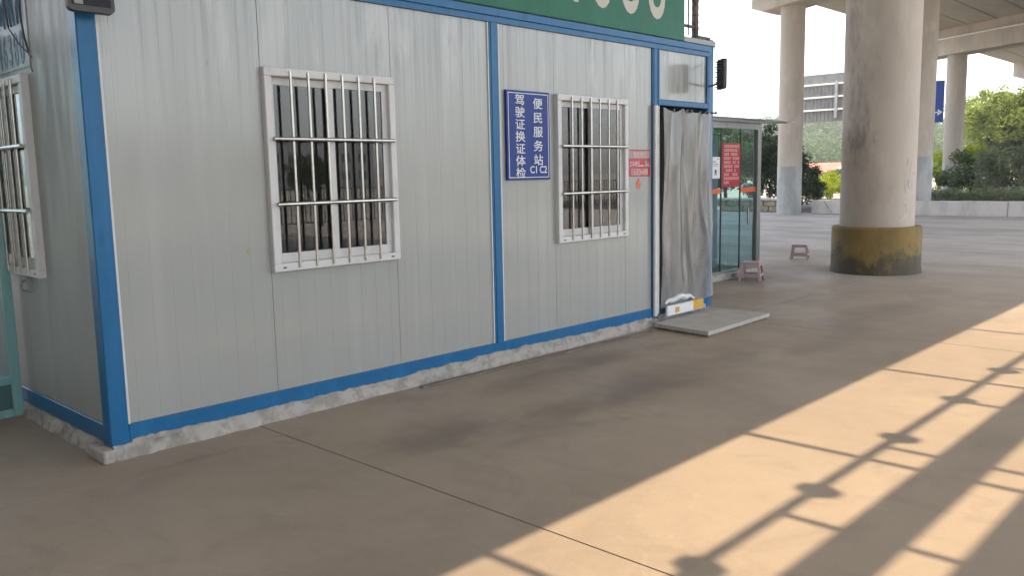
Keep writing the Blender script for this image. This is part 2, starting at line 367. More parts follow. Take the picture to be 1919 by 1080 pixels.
# ------------------------------------------------------------------ the setting: ground
GX0, GX1 = -25.0, 26.3
ground = MB().box(-900, 1200, -900, 900, -.5, -.06).build('ground', MT['pale_ground']); tag(ground, kind='structure')
yard = MB().box(GX0 - 2, 60, -26, 11.9, -.055, -.012).build('yard_paving', MT['joint']); tag(yard, kind='structure')
G = .005
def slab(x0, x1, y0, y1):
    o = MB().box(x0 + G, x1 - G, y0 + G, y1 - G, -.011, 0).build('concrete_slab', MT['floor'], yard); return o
xs = [-19.8, -14.6, -9.4, -4.35, .88, 6.1, 11.3, 16.5, 21.7, 26.9]
ys = [-26, -20.6, -15.4, -10.3, -5.3, -.33, 4.6, 8.2, 11.8]
for i in range(len(xs) - 1):
    for j in range(len(ys) - 1):
        if i == 4 and j in (4, 5):
            if j == 4: slab(xs[i], xs[i + 1], ys[4], ys[6])
            continue
        slab(xs[i], xs[i + 1], ys[j], ys[j + 1])

# ------------------------------------------------------------------ the viaduct overhead
DZ, DN, PITCH, NG = 7.9, 10.4, 1.37, 13
SHX, SHY = -SDIR.x / SDIR.z, -SDIR.y / SDIR.z            # ground shadow offset per metre of height
EDGE_Y = -2.45
DS = EDGE_Y - SHY * DZ                                    # south edge of the deck, from where its shadow falls
deck = tag(empty('viaduct_deck', (0, 0, DZ)), 'concrete viaduct deck of side-by-side girders overhead at upper right', 'viaduct')
gw = (DN - DS) / NG; NG = round((DN - DS) / PITCH); PW = PITCH
gme = MB().box(-60, 175, -PW + .035, 0, 0, 1.0, .03).mesh('girder', MT['girder'])
k = 0; y = DN
while y - PW > DS - .02:
    inst('girder', gme, deck, (0, y, 0)); y -= PW
if y - DS > .1: MB().box(-60, 175, DS, y - .035, 0, 1.0, .03).build('girder', MT['girder'], deck)
MB().box(-60, 175, DS, DN - .05, .98, 1.25).build('deck_slab', MT['girder'], deck)
for yy in (DS + .02, DN - .4):
    MB().box(-60, 175, yy, yy + .3, 1.25, 1.85, .03).build('parapet', MT['girder'], deck)

def pier(name, loc, r, h, label, collar=None, band=None, cap=None, skew=.5):
    t = tag(empty(name, loc), label, 'pier')
    z0 = 0 if not collar else .3
    MB().lathe([(r, z0), (r, h)], n=64).build('shaft', MT['concrete'], t, True)
    if collar:
        rc, hc = collar
        MB().lathe([(rc + .015, 0), (rc + .01, .05), (rc, .1), (rc, hc - .02), (rc - .02, hc), (r - .02, hc + .002)], n=64).build('base_collar', MT['collar'], t, True)
    if band: MB().lathe([(r + .004, 0.001), (r + .004, band)], n=64).build('painted_band', MT['band'], t, True)
    if cap:
        y0, y1, wx, hh = cap                 # crosshead along the skewed bent line
        b0 = h; b1 = h + hh; pts = []
        poly = [(y0, b1), (y0, b0 + hh * .35), (y0 + .9, b0), (y1 - .55, b0), (y1, b0 + .18), (y1, b1)]
        mb = MB(); n = len(poly); vs = []
        for sx in (-wx / 2, wx / 2):
            for (yy, zz) in poly: vs.append((skew * yy + sx, yy, zz))
        fs = [tuple(range(n)), tuple(range(2 * n - 1, n - 1, -1))] + [(i, n + i, n + (i + 1) % n, (i + 1) % n) for i in range(n)]
        o = mb.add(vs, fs).build('crosshead', MT['concrete'], t); fix_normals(o)
    return t
def scuffed():
    mt = MT['concrete'].copy(); nt = mt.node_tree; b = nt.nodes['Principled BSDF']; src = b.inputs['Base Color'].links[0].from_socket
    pos = nt.nodes.new('ShaderNodeNewGeometry').outputs['Position']; c = src
    for (x, y, z, rx, rz, amt) in ((10.62, .20, 2.35, .24, .60, .42), (10.62, .15, 1.85, .22, .4, .5), (10.62, -.15, 1.2, .35, .3, .2), (10.7, .3, 3.6, .2, .9, .4)):
        sub = nt.nodes.new('ShaderNodeVectorMath'); sub.operation = 'SUBTRACT'; nt.links.new(pos, sub.inputs[0]); sub.inputs[1].default_value = (x, y, z)
        mul = nt.nodes.new('ShaderNodeVectorMath'); mul.operation = 'MULTIPLY'; nt.links.new(sub.outputs[0], mul.inputs[0]); mul.inputs[1].default_value = (1 / rx, 1 / rx, 1 / rz)
        ln = nt.nodes.new('ShaderNodeVectorMath'); ln.operation = 'LENGTH'; nt.links.new(mul.outputs[0], ln.inputs[0])
        d = math_n(nt, 'ADD', ln.outputs['Value'], math_n(nt, 'MULTIPLY', math_n(nt, 'SUBTRACT', noise(nt, coords(nt, True, (1, 1, .35)), 13, 6, .7), .5), 5.0))
        c = mixc(nt, ramp(nt, d, 1.3, -.6, 0, amt), c, (.15, .12, .12))
    nt.links.new(c, b.inputs['Base Color']); return mt
big = pier('bridge_pier', (11.10, .02, 0), .513, DZ - .003, 'thick round concrete pier standing on a mossy brown collar', collar=(.622, .68))
next(c for c in big.children if c.name.startswith('shaft')).data.materials[0] = scuffed()
pier('bridge_pier', (26.05, 8.62, 0), .40, DZ - 1.0, 'slim round pier seen between the glass booth and the thick pier', band=1.62, cap=(-5.2, 1.6, 1.3, .995))
pier('bridge_pier', (27.6, 5.03, 0), .50, DZ - .003, 'round pier half hidden behind the right edge of the thick pier', band=1.85)
p3 = pier('bridge_pier', (42.5, 8.35, 0), .43, DZ - 1.2, 'slim far pier under the crosshead beside the blue road sign', band=1.6, cap=(-11, 1.9, 1.3, 1.195))
pier('bridge_pier', (59.0, 7.2, 0), .45, DZ - 1.05, 'farthest pier whose crosshead end pokes in at the right edge', band=1.6, cap=(-10, 3.0, 1.4, 1.045))
# drain pipe along the far crosshead
mbp = MB(); mbp.tube((.5 * -10.5 - .72, -10.5, DZ - .45), (.5 * 1.6 - .72, 1.6, DZ - .45), .05, n=10)
mbp.build('drain_pipe', MT['galv_light'], p3, True)
# white chalk scribbles on the thick pier
sc_t = tag(empty('chalk_scribble', (11.10, .02, .8)), 'white chalk loop and tally scribbles low on the thick pier', 'scribble')
def on_pier(ang, z): return (0.5155 * math.cos(ang), 0.5155 * math.sin(ang), z - .8)
A0 = math.atan2(-4.81, -12.88)              # toward the camera
def stroke(pts, r=.005): MB().path([on_pier(A0 + a, z) for a, z in pts], r, 4).build('stroke', MT['white'], sc_t)
stroke([(.62 + .28 * math.sin(t * .35) , .75 + .045 * t - .0012 * t * t) for t in range(0, 9)], .006)
stroke([(1.02 - .05 * i, 1.05 - .008 * i * i) for i in range(6)], .004)
rnd = random.Random(5)
for i in range(12):
    a = .75 + rnd.random() * .35; z = 1.15 + rnd.random() * .42
    stroke([(a, z), (a + rnd.uniform(-.06, .06), z + rnd.uniform(.05, .12))], .0035)

# unseen rack added off the deck's south edge, shaped to throw the ladder-shaped shadow
def from_shadow(y): return y - SHY * DZ
def from_shadow_x(x): return x - SHX * DZ
rack = tag(empty('shadow_rack', (0, 0, DZ)), 'added unseen steel rack overhead shaped to throw the ladder-shaped shadow', 'rack')
XA, XB = -14, 40
MB().tube((XA, from_shadow(-3.125), 0), (XB, from_shadow(-3.125), 0), .034, n=8).build('shade_rail', MT['galv'], rack)
cl = MB(); cl.prism([(-.11, -.01), (-.045, -.10), (.045, -.10), (.10, 0), (.045, .10), (-.045, .10)], 'z', -.03, .03); clm = cl.mesh('shade_node', MT['galv'])
br = MB().box(-.024, .024, from_shadow(-4.6), DS + .05, -.03, .03).mesh('bracket', MT['galv'])
tie = MB().box(-.022, .022, from_shadow(-4.6), from_shadow(-3.12), -.03, .03).mesh('tie', MT['galv'])
for k in range(-8, 24):
    inst('shade_node', clm, rack, (from_shadow_x(1.01 + 1.073 * k), from_shadow(-3.14), 0))
for k in range(-4, 13):
    inst('bracket', br, rack, (from_shadow_x(.54 + 2.135 * k), 0, .07))
    inst('tie', tie, rack, (from_shadow_x(1.70 + 1.24 * k), 0, .07))
MB().box(XA, XB, from_shadow(-3.67), from_shadow(-3.41), -.04, .04).build('shade_band', MT['galv'], rack)
MB().box(XA, XB, from_shadow(-4.65), from_shadow(-3.88), -.05, .02).build('wide_shade_band', MT['galv'], rack)
cnp = tag(empty('shade_canopy', (0, from_shadow(-4.65), DZ)), 'added unseen steel canopy overhead shading the floor and the cabin front', 'canopy')  # canopy added out of view to cut the light on the cabin front
cme = MB().box(-1.48, 1.48, -13, 0, .03, .09).mesh('shade_roof_panel', MT['galv'])
for k in range(11): inst('shade_roof_panel', cme, cnp, (-21 + 3 * k, 0, 0))
for yy in (-.3, -6.5, -12.6): MB().box(-22.5, 10.5, yy - .1, yy + .1, -.25, .029).build('beam', MT['galv'], cnp)
for xx in (-16, -6, 10):
    MB().tube((xx, -12.6, -DZ), (xx, -12.6, -.251), .12, n=12).build('post', MT['galv'], cnp, True)

# ------------------------------------------------------------------ the cabin
CL, CD, ZB, ZT = 6.38, 3.0, .08, 2.72
cabin = tag(empty('prefab_cabin', (0, 0, 0)), 'long off-white prefabricated cabin with blue steel frame and barred windows', 'cabin')
PY = .014                                     # panel face set back from the posts
def panel(u0, u1, z0, z1, side=None, rib=.125):
    """ribbed sheet: u along the wall, shallow V grooves; side None = front wall, else left side wall"""
    prof = [(u0 + .001, PY + .002), (u0 + .003, PY)]
    u = u0 + rib / 2
    while u < u1 - .02:
        prof += [(u - .003, PY), (u, PY + .0012), (u + .003, PY)]; u += rib
    prof += [(u1 - .003, PY), (u1 - .001, PY + .002)]
    n = len(prof); pts = prof + [(u1 - .001, PY + .05), (u0 + .001, PY + .05)]
    N = len(pts); vs = []
    for z in (z0, z1):
        for (a, d) in pts: vs.append((a, d, z) if side is None else (d, a, z))
    fs = [(i, (i + 1) % N, N + (i + 1) % N, N + i) for i in range(N)] + [tuple(range(N - 1, -1, -1)), tuple(range(N, 2 * N))]
    if side is not None: fs = [tuple(reversed(f)) for f in fs]
    return MB().add(vs, fs).build('wall_panel', MT['sheet'] if side is None else MT['sheet_dull'], cabin)
W1 = (1.063, 2.079, .955, 2.231); W2 = (3.826, 4.838, .940, 2.213); W3 = (.858, 1.868, .966, 2.198)
ZP0 = .182
panel(.105, W1[0], ZP0, ZT); panel(W1[0], W1[1], ZP0, W1[2]); panel(W1[0], W1[1], W1[3], ZT); panel(W1[1], 3.045, ZP0, ZT)
panel(3.155, W2[0], ZP0, ZT); panel(W2[0], W2[1], ZP0, W2[2]); panel(W2[0], W2[1], W2[3], ZT); panel(W2[1], 5.268, ZP0, ZT)
panel(5.365, 6.285, 2.245, ZT)
panel(.105, W3[0], ZP0, ZT, 1, 5); panel(W3[0], W3[1], ZP0, W3[2], 1, 5); panel(W3[0], W3[1], W3[3], ZT, 1, 5); panel(W3[1], 2.9, ZP0, ZT, 1, 5)
MB().box(.06, CL - .06, CD - .05, CD, ZP0, ZT).build('rear_wall', MT['sheet'], cabin)
MB().box(CL - .05, CL - .002, .105, CD - .051, ZP0, ZT).build('end_wall', MT['sheet'], cabin)
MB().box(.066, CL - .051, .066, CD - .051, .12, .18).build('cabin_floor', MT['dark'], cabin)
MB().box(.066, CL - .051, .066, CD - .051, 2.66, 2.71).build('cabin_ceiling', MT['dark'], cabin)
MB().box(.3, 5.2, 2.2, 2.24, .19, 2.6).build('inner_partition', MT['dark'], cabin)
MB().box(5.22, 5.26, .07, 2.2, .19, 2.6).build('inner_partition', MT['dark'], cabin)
MB().box(-.02, CL + .02, -.02, CD + .02, 2.832, 2.88).build('roof', MT['roof'], cabin)
# blue frame
def post(x0, x1, y0, y1, z1=2.835): return MB().box(x0, x1, y0, y1, ZB - .01, z1, .006).build('corner_post', MT['blue'], cabin)
post(-.004, .1, -.004, .1); post(CL - .09, CL + .012, -.004, .1, 2.9); post(-.004, .1, CD - .1, CD + .004); post(CL - .09, CL + .012, CD - .1, CD + .004)
for (a, b_) in ((3.048, 3.152), (5.27, 5.36)):
    z0 = ZP0 if a < 4 else .18
    o = MB().box(a, b_, 0, .08, z0, ZT, .005).box(a + .02, b_ - .02, -.005, 0.002, z0, ZT).build('mid_post', MT['blue'], cabin)
def top_beam(x0, x1):
    return MB().box(x0, x1, .002, .09, ZT + .001, 2.832, .004).box(x0, x1, -.022, .002, 2.765, 2.826, .004).box(x0, x1, -.008, .002, ZT + .001, 2.765).build('top_beam', MT['blue'], cabin)
top_beam(.101, CL - .091)
MB().box(.002, .09, .101, CD - .101, ZT + .001, 2.832, .004).build('top_beam', MT['blue'], cabin)
bb = MB().box(.101, CL - .091, .002, .09, ZB, ZP0 - .001, .004).box(.101, CL - .091, -.006, .002, .155, ZP0 - .002)
bb.build('bottom_beam', MT['blue'], cabin)
MB().box(.002, .09, .101, CD - .101, ZB, ZP0 - .001, .004).build('bottom_beam', MT['blue'], cabin)
# frame of the panel over the doorway
MB().box(5.365, 6.284, -.004, .07, 2.185, 2.243, .005).build('door_head', MT['blue'], cabin)
MB().box(5.361, 5.385, -.006, .07, 2.246, ZT - .002, .003).box(6.262, 6.286, -.006, .07, 2.246, ZT - .002, .003).build('door_head_frame', MT['blue'], cabin)
MB().box(5.268, 5.318, -.035, -.007, .10, 2.18, .006).box(5.322, 5.352, -.03, -.007, .12, 2.18, .006).build('door_jamb', MT['alu'], cabin)
# white sealing strips along posts
for (a, b_) in ((.1005, .113), (3.036, 3.0475), (3.1525, 3.164)): MB().box(a, b_, .004, .02, ZP0, ZT).build('sealing_strip', MT['alu'], cabin)

def window(w3, origin, rz):
    W, H = w3
    root = MB()
    fw = .052
    root.box(0, W, -.03, .05, 0, fw, .004).box(0, W, -.03, .05, H - fw, H, .004).box(0, fw, -.0295, .05, fw, H - fw, .004).box(W - fw, W, -.0295, .05, fw, H - fw, .004)
    o = root.build('window', MT['alu'], cabin); o.location = origin; o.rotation_euler = (0, 0, rz)
    sw = .042
    mid = W * .50
    for (a, b_, yy) in ((fw, mid + .03, .030), (mid - .03, W - fw, .004)):
        sm = MB().box(a, b_, yy, yy + .022, fw, fw + .06, .003).box(a, b_, yy, yy + .022, H - fw - .05, H - fw, .003).box(a, a + sw, yy + .001, yy + .021, fw + .06, H - fw - .05).box(b_ - sw, b_, yy + .001, yy + .021, fw + .06, H - fw - .05)
        sm.build('sash', MT['alu'], o)
        MB().box(a + sw, b_ - sw, yy + .008, yy + .013, fw + .06, H - fw - .05).build('pane', MT['glass'], o)
    barm = MB().tube((0, -.018, .018), (0, -.018, H - .018), .0095, n=10).mesh('grille_bar', MT['steel'], True)
    for i in range(6): inst('grille_bar', barm, o, (fw + (W - 2 * fw) * (i + 1) / 7, -.016, 0))
    for hz in (.335, .655):
        MB().tube((.035, -.047, H * hz), (W - .035, -.047, H * hz), .0135, n=10).build('grille_rail', MT['steel'], o, True)
    MB().box(.06, .085, -.0312, -.029, .02, .03).box(W - .085, W - .06, -.0312, -.029, .02, .03).build('drain_slot', MT['wire'], o)
    return o
window((W1[1] - W1[0], W1[3] - W1[2]), (W1[0], 0, W1[2]), 0)
window((W2[1] - W2[0], W2[3] - W2[2]), (W2[0], 0, W2[2]), 0)
window((W3[1] - W3[0], W3[3] - W3[2]), (0, W3[1], W3[2]), R(-90))
tag(MB().box(.08, 5.1, 2.0, 2.03, .9, 1.0).build('inner_shelf', MT['dark'], cabin))

# mortar plinth and ragged smear along the foot of the frame
def plinth(p0, p1, d0, d1, h, seed, name='plinth'):
    """strip of mortar from p0 to p1 along x (or y), ragged in height and depth"""
    rn = random.Random(seed); n = max(6, int((p1 - p0) / .06)); vs = []; fs = []
    for i in range(n + 1):
        t = p0 + (p1 - p0) * i / n
        a = d0 + rn.uniform(-.012, .012); hh = h + rn.uniform(-.014, .006)
        for (d, z) in ((d1, 0), (a - .012, 0), (a + rn.uniform(0, .01), hh * .6), (a + .03, hh), (d1, hh)): vs.append((t, d, z))
    for i in range(n):
        for k in range(5): fs.append((i * 5 + k, i * 5 + (k + 1) % 5, (i + 1) * 5 + (k + 1) % 5, (i + 1) * 5 + k))
    fs += [(4, 3, 2, 1, 0), tuple(n * 5 + k for k in range(5))]
    return MB().add(vs, fs)
base = tag(empty('mortar_plinth', (0, 0, 0)), 'rough grey mortar strip the cabin frame is bedded on', 'plinth')
o = plinth(.0, 5.1, -.035, .088, ZB - .003, 1).build('front_strip', MT['mortar'], base); fix_normals(o)
o = plinth(5.1, CL, -.005, .088, ZB - .003, 2).build('front_strip', MT['mortar'], base); fix_normals(o)
o = plinth(.0, 2.98, -.03, .088, ZB - .003, 3).build('side_strip', MT['mortar'], base); o.data.transform(Matrix(((0, 1, 0, 0), (1, 0, 0, .09), (0, 0, 1, 0), (0, 0, 0, 1)))); fix_normals(o)
MB().box(.09, CL - .01, 2.9, 2.99, 0, ZB - .003).box(CL - .1, CL - .01, .09, 2.9, 0, ZB - .003).build('rear_strip', MT['mortar'], base)
rn = random.Random(9); vs = []; N = 190; xa, xb = .11, 5.25
for i in range(N + 1):
    t = xa + (xb - xa) * i / N
    walk = max(0, min(1, (walk if i else .3) + rn.uniform(-.22, .22)))
    hh = max(.003, .004 + .026 * walk * (.4 + .6 * min(1, t / 2)) + rn.uniform(-.003, .004))
    if t < .4: hh += .03 * (1 - t / .4) * rn.random()
    vs += [(t, -.010, ZB - .012), (t, -.010, ZB + hh), (t, .006, ZB + hh), (t, .006, ZB - .012)]
fs = [(i * 4 + k, i * 4 + (k + 1) % 4, (i + 1) * 4 + (k + 1) % 4, (i + 1) * 4 + k) for i in range(N) for k in range(4)] + [(3, 2, 1, 0), (N * 4, N * 4 + 1, N * 4 + 2, N * 4 + 3)]
o = MB().add(vs, fs).build('mortar_smear', MT['mortar'], base); fix_normals(o)
rn = random.Random(4); vs = []; N = 40
for i in range(N + 1):
    t = 5.37 + .9 * i / N; hh = .02 + .03 * rn.random() * (1 - i / N * .6)
    vs += [(t, -.010, ZB - .012), (t, -.010, ZB + hh), (t, .006, ZB + hh), (t, .006, ZB - .012)]
fs = [(i * 4 + k, i * 4 + (k + 1) % 4, (i + 1) * 4 + (k + 1) % 4, (i + 1) * 4 + k) for i in range(N) for k in range(4)] + [(3, 2, 1, 0), (N * 4, N * 4 + 1, N * 4 + 2, N * 4 + 3)]
o = MB().add(vs, fs).build('mortar_smear', MT['mortar'], base); fix_normals(o)
blk = MB().box(-.075, -.008, -.075, .17, 0.0, .075, .010).build('concrete_block', MT['mortar']); tag(blk, 'small loose concrete block at the foot of the blue corner post', 'block')
lath = MB().box(0, 2.85, -.022, .022, 0, .016, .003).build('ground_lath', MT['lath']); lath.location = (2.15, -.115, .0005); lath.rotation_euler = (0, 0, R(-1.2)); tag(lath, 'thin dark lath lying along the foot of the front wall', 'lath')
# entrance board
eb = tag(empty('entrance_board', (5.73, -.37, 0)), 'grey stone board lying as a step before the curtained doorway', 'board')
MB().add([(-.57, .27, .022), (-.65, -.38, .022), (.64, -.33, .022), (.63, .345, .022), (-.57, .27, .058), (-.65, -.38, .058), (.64, -.33, .058), (.63, .345, .058)],
         [(0, 3, 2, 1), (4, 5, 6, 7), (0, 1, 5, 4), (1, 2, 6, 5), (2, 3, 7, 6), (3, 0, 4, 7)]).build('top_layer', MT['board'], eb)
MB().add([(-.55, .25, .0), (-.63, -.36, .0), (.3, -.33, .0), (.33, .325, .0), (-.55, .25, .0215), (-.63, -.36, .0215), (.3, -.33, .0215), (.33, .325, .0215)],
         [(0, 3, 2, 1), (4, 5, 6, 7), (0, 1, 5, 4), (1, 2, 6, 5), (2, 3, 7, 6), (3, 0, 4, 7)]).build('under_layer', MT['lath'], eb)
MB().box(.36, .58, -.31, .3, 0, .0215).build('under_layer', MT['lath'], eb)

# ------------------------------------------------------------------ doorway curtain
ct = tag(empty('plastic_curtain', (5.85, -.02, .14)), 'creased clear plastic curtain hanging in the cabin doorway', 'curtain')
NX, NZ = 90, 60; vs = []; rn = random.Random(3)
hooks = [i / 6 for i in range(7)]
for j in range(NZ + 1):
    v = j / NZ                               # 0 top, 1 bottom
    for i in range(NX + 1):
        u = i / NX
        x = -.49 + .985 * u
        near = min(abs(u - h) for h in hooks)
        sag = -.035 * math.sin(math.pi * min(near * 6, 1) / 1.0) * max(0, 1 - v * 9) if v < .11 else 0
        y = -.030 * math.sin(u * 23 + 1.6 * math.sin(v * 3.2)) * math.exp(-v * 1.2) - .016 * math.sin(u * 11 - v * 2.2 + .7) + .010 * math.sin((u * 9 + v * 14)) * v
        y += -.014 * math.exp(-((u - .36 - .22 * v) / .03) ** 2) - .018 * math.exp(-((u - .78 + .1 * math.sin(v * 5)) / .025) ** 2) + .012 * math.exp(-((u - .6) / .02) ** 2) * (1 - v)
        z = 2.02 - 1.99 * v + .03 * u * v + sag * (1 if v < .11 else 0)
        y *= 1 - .5 * max(0, v - .8) / .2
        vs.append((x, y - .035, z))
fs = [(j * (NX + 1) + i, (j + 1) * (NX + 1) + i, (j + 1) * (NX + 1) + i + 1, j * (NX + 1) + i + 1) for j in range(NZ) for i in range(NX)]
o = MB().add(vs, fs).build('sheet', MT['pvc'], ct, True)
hk = MB().tube((0, -.045, 0), (0, .016, .005), .009, n=8).tube((0, -.052, 0), (0, -.042, 0), .016, n=10).mesh('hook', MT['wire'])
for h in hooks: inst('hook', hk, ct, (-.47 + .96 * h, -.0, 2.0))
# bundled hem and weighted board at the curtain's foot
bd = tag(empty('curtain_board', (5.7, -.10, .1)), 'white weighting board with yellow tape along the curtain foot', 'board')
MB().box(-.33, .34, -.015, .012, 0, .10, .004).build('plank', MT['white'], bd)
MB().box(.15, .342, -.019, .015, .006, .104, .003).build('yellow_tape', MT['yellow'], bd)
MB().box(-.19, -.12, -.0175, .0, .02, .075).build('yellow_patch', MT['yellow'], bd)
mb = MB(); pts = [(-.30 + .55 * t, .035 + .012 * math.sin(t * 9), .115 + .045 * math.sin(t * 3.1) + .01 * math.sin(t * 17)) for t in [i / 14 for i in range(15)]]
mb.path(pts, [.012 + .02 * math.sin(math.pi * (i + .5) / 15) for i in range(15)], 8); mb.build('rolled_hem', MT['alu'], bd, True)

# ------------------------------------------------------------------ billboard on the roof
bb_ = tag(empty('roof_billboard', (2.9, 0, 2.88)), 'green roof sign board with large cream digits along the roof edge', 'sign')
MB().box(-2.95, 2.885, -.030, .02, -.047, 1.45, .004).build('board', MT['green'], bb_)
digits = '15658264888'
for i, ch in enumerate(digits):
    xx = 5.29 - .425 * (10 - i) - 2.9
    text('digit', ch, 1.05, MT['letter'], bb_, (xx, -.032, 3.0 - 2.88), xs=.60, offset=.006)
MB().tube((3.15, .015, 0), (3.15, .015, 1.7), .035, n=8).build('pole', MT['rust'], bb_, True)
rb = MB()
for i in range(24): rb.tube((3.15, .015, .02 + i * .07), (3.15, .015, .032 + i * .07), .040, n=8)
rb.build('pole_ribs', MT['rust'], bb_)
MB().tube((2.86, .01, .115), (3.2, .015, .115), .016, n=8).build('brace', MT['rust'], bb_)
MB().path([(2.995, .0, .02), (3.0, .0, .5), (2.98, .0, 1.4)], .008, 6).build('rod', MT['rust'], bb_)
MB().box(3.2, 3.46, .02, .09, 0.0, .045).build('foot_bracket', MT['rust'], bb_)
for xx in (-2.2, -.2, 1.6): MB().tube((xx, .06, 0), (xx, .06, 1.4), .02, n=8).build('pole', MT['rust'], bb_)

# ------------------------------------------------------------------ signs on the front wall
bs = tag(empty('wall_sign', (3.4775, 0, 1.494)), 'upright blue sign with white Chinese columns and C1 C2', 'sign')
SW, SH = .5215, .7205
MB().box(-SW / 2, SW / 2, -.012, PY - .002, 0, SH, .002).build('plate', MT['signblue'], bs)
bo = .018
MB().box(-SW / 2 + bo, SW / 2 - bo, -.0135, -.0118, SH - bo - .006, SH - bo).box(-SW / 2 + bo, SW / 2 - bo, -.0135, -.0118, bo, bo + .006).box(-SW / 2 + bo, -SW / 2 + bo + .006, -.0135, -.0118, bo + .006, SH - bo - .006).box(SW / 2 - bo - .006, SW / 2 - bo, -.0135, -.0118, bo + .006, SH - bo - .006).build('border', MT['white'], bs)
for i, ch in enumerate('驾驶证换证体检'): text('character', ch, .092, MT['white'], bs, (-.105, -.0122, SH - .108 - i * .0980), xs=1.30, offset=.0008)
for i, ch in enumerate('便民服务站'): text('character', ch, .095, MT['white'], bs, (.112, -.0122, SH - .132 - i * .1150), xs=1.28, offset=.0008)
text('character', 'C1', .084, MT['white'], bs, (.055, -.0122, .055), xs=.98, offset=.0008); text('character', 'C2', .084, MT['white'], bs, (.170, -.0122, .055), xs=.92, offset=.0008)

rs = tag(empty('red_sticker', (5.06, PY, 1.497)), 'small red advertising sticker with phone number beside the doorway', 'sticker')
MB().box(-.18, .18, -.004, -.0005, 0, .255).build('sheet', MT['red'], rs)
MB().box(-.172, .172, -.0052, -.0038, .172, .243).build('grey_band', MT['greyband'], rs)
for i, ch in enumerate('驾驶培训'): text('character', ch, .066, MT['pinkwhite'], rs, (-.072 + i * .052, -.0056, .181), xs=.8, offset=.001)
for i, ch in enumerate('叉车考证'): text('character', ch, .060, MT['pinkwhite'], rs, (-.138 + i * .042, -.0046, .097), xs=.75, offset=.001)
MB().box(.005, .075, -.0052, -.0038, .097, .108).build('small_print', MT['pinkwhite'], rs)
MB().box(.095, .150, -.0052, -.0038, .095, .118).box(.105, .130, -.0052, -.0038, .1185, .15).build('forklift_picture', MT['roof'], rs)
MB().box(.152, .158, -.0052, -.0038, .092, .14).box(.1585, .172, -.0052, -.0038, .092, .097).build('forklift_mast', MT['pinkwhite'], rs)
text('phone_number', '15658264888', .086, MT['pinkwhite'], rs, (0, -.0046, .014), xs=.60, offset=.0012)
og = tag(empty('orange_sticker', (5.05, PY, 1.42)), 'tiny round orange sticker on the wall under the red one', 'sticker')
pts = [(.036 * math.cos(t) * (1 + .06 * math.sin(3 * t)), .042 * math.sin(t)) for t in [2 * math.pi * i / 20 for i in range(20)]]
o = MB().prism(pts, 'y', -.003, -.0005).build('disc', MT['orange'], og); fix_normals(o)
ring = MB()
for i in range(10):
    a0, a1 = 2 * math.pi * i / 12, 2 * math.pi * (i + 1) / 12
    ring.tube((.018 * math.cos(a0), -.0035, .022 * math.sin(a0)), (.018 * math.cos(a1), -.0035, .022 * math.sin(a1)), .0035, n=5)
ring.build('loop_mark', MT['orange_pale'], og)
MB().box(-.008, .012, -.004, -.002, .046, .056).build('stalk', MT['soil'], og)
ym = tag(empty('yellow_scrap', (.915, PY, 1.11)), 'tiny yellow tape scrap left on the wall near the corner', 'scrap')
MB().add([(-.012, -.001, -.02), (.002, -.001, -.03), (.012, -.002, -.005), (.006, -.003, .022), (-.004, -.002, .012), (-.016, -.003, .008)], [(0, 1, 2, 3, 4, 5)]).build('scrap', M('dull_yellow', (.34, .31, .12), .6), ym)

# ------------------------------------------------------------------ floodlights
def floodlight(loc, rot, label, wd, hg):
    t = tag(empty('floodlight', loc), label, 'floodlight', 'floodlights on the cabin'); t.rotation_euler = rot
    # local: face toward -Y, width x, height z
    poly = []
    r = .03
    for (cx_, cz_, a0) in ((wd / 2 - r, hg / 2 - r, 0), (-wd / 2 + r, hg / 2 - r, 90), (-wd / 2 + r, -hg / 2 + r, 180), (wd / 2 - r, -hg / 2 + r, 270)):
        for k in range(5): poly.append((cx_ + r * math.cos(R(a0 + k * 22.5)), cz_ + r * math.sin(R(a0 + k * 22.5))))
    o = MB().prism(poly, 'y', -.022, .012).build('housing', MT['dark_plastic'], t); fix_normals(o)
    MB().box(-wd / 2 + .02, wd / 2 - .02, -.025, -.0215, -hg / 2 + .03, hg / 2 - .02).build('lens', MT['led_glass'], t)
    fin = MB().box(-wd * .38, wd * .38, .0125, .045, -.003, .003).mesh('fin', MT['dark_plastic'])
    for k in range(11): inst('fin', fin, t, (0, 0, -hg * .42 + hg * .84 * k / 10))
    chip = MB().lathe([(.026, 0), (.03, .004)], n=6).mesh('reflector', MT['led_chip'])
    for i in range(2):
        for k in range(2): inst('reflector', chip, t, (-wd * .18 + wd * .42 * i, -.026, -hg / 2 + .098 + .085 * k), (R(90), 0, 0))
    MB().box(-wd * .36, -wd * .18, -.0262, -.0248, -hg / 2 + .034, -hg / 2 + .056).build('maker_plate', MT['led_chip'], t)
    if wd > .22: MB().box(-.02, .02, .045, .094, -.02, .02).build('bracket', MT['dark_plastic'], t)
    return t
floodlight((.035, -.10, 2.555), (R(-8), 0, 0), 'dark floodlight on top of the blue corner post at upper left', .235, .29)
fl = floodlight((6.14, -.24, 2.51), (R(0), 0, R(49)), 'dark finned floodlight standing off the cabin end against the sky', .21, .30)
fl_arm = MB().path([(6.33, .0, 2.42), (6.31, -.10, 2.44), (6.20, -.18, 2.47)], .010, 6).build('arm', MT['dark_plastic'], None); fl_arm.parent = fl
bpy.context.view_layer.update(); fl_arm.matrix_parent_inverse = fl.matrix_world.inverted()
wl = MB().path([(6.375, -.012, 2.86), (6.395, -.02, 2.76), (6.40, -.05, 2.70), (6.36, -.1, 2.66), (6.25, -.16, 2.60), (6.18, -.2, 2.53)], .005, 5).build('lamp_cable', MT['wire']); tag(wl, 'thin cable drooping from the roof corner to the finned floodlight', 'cable')

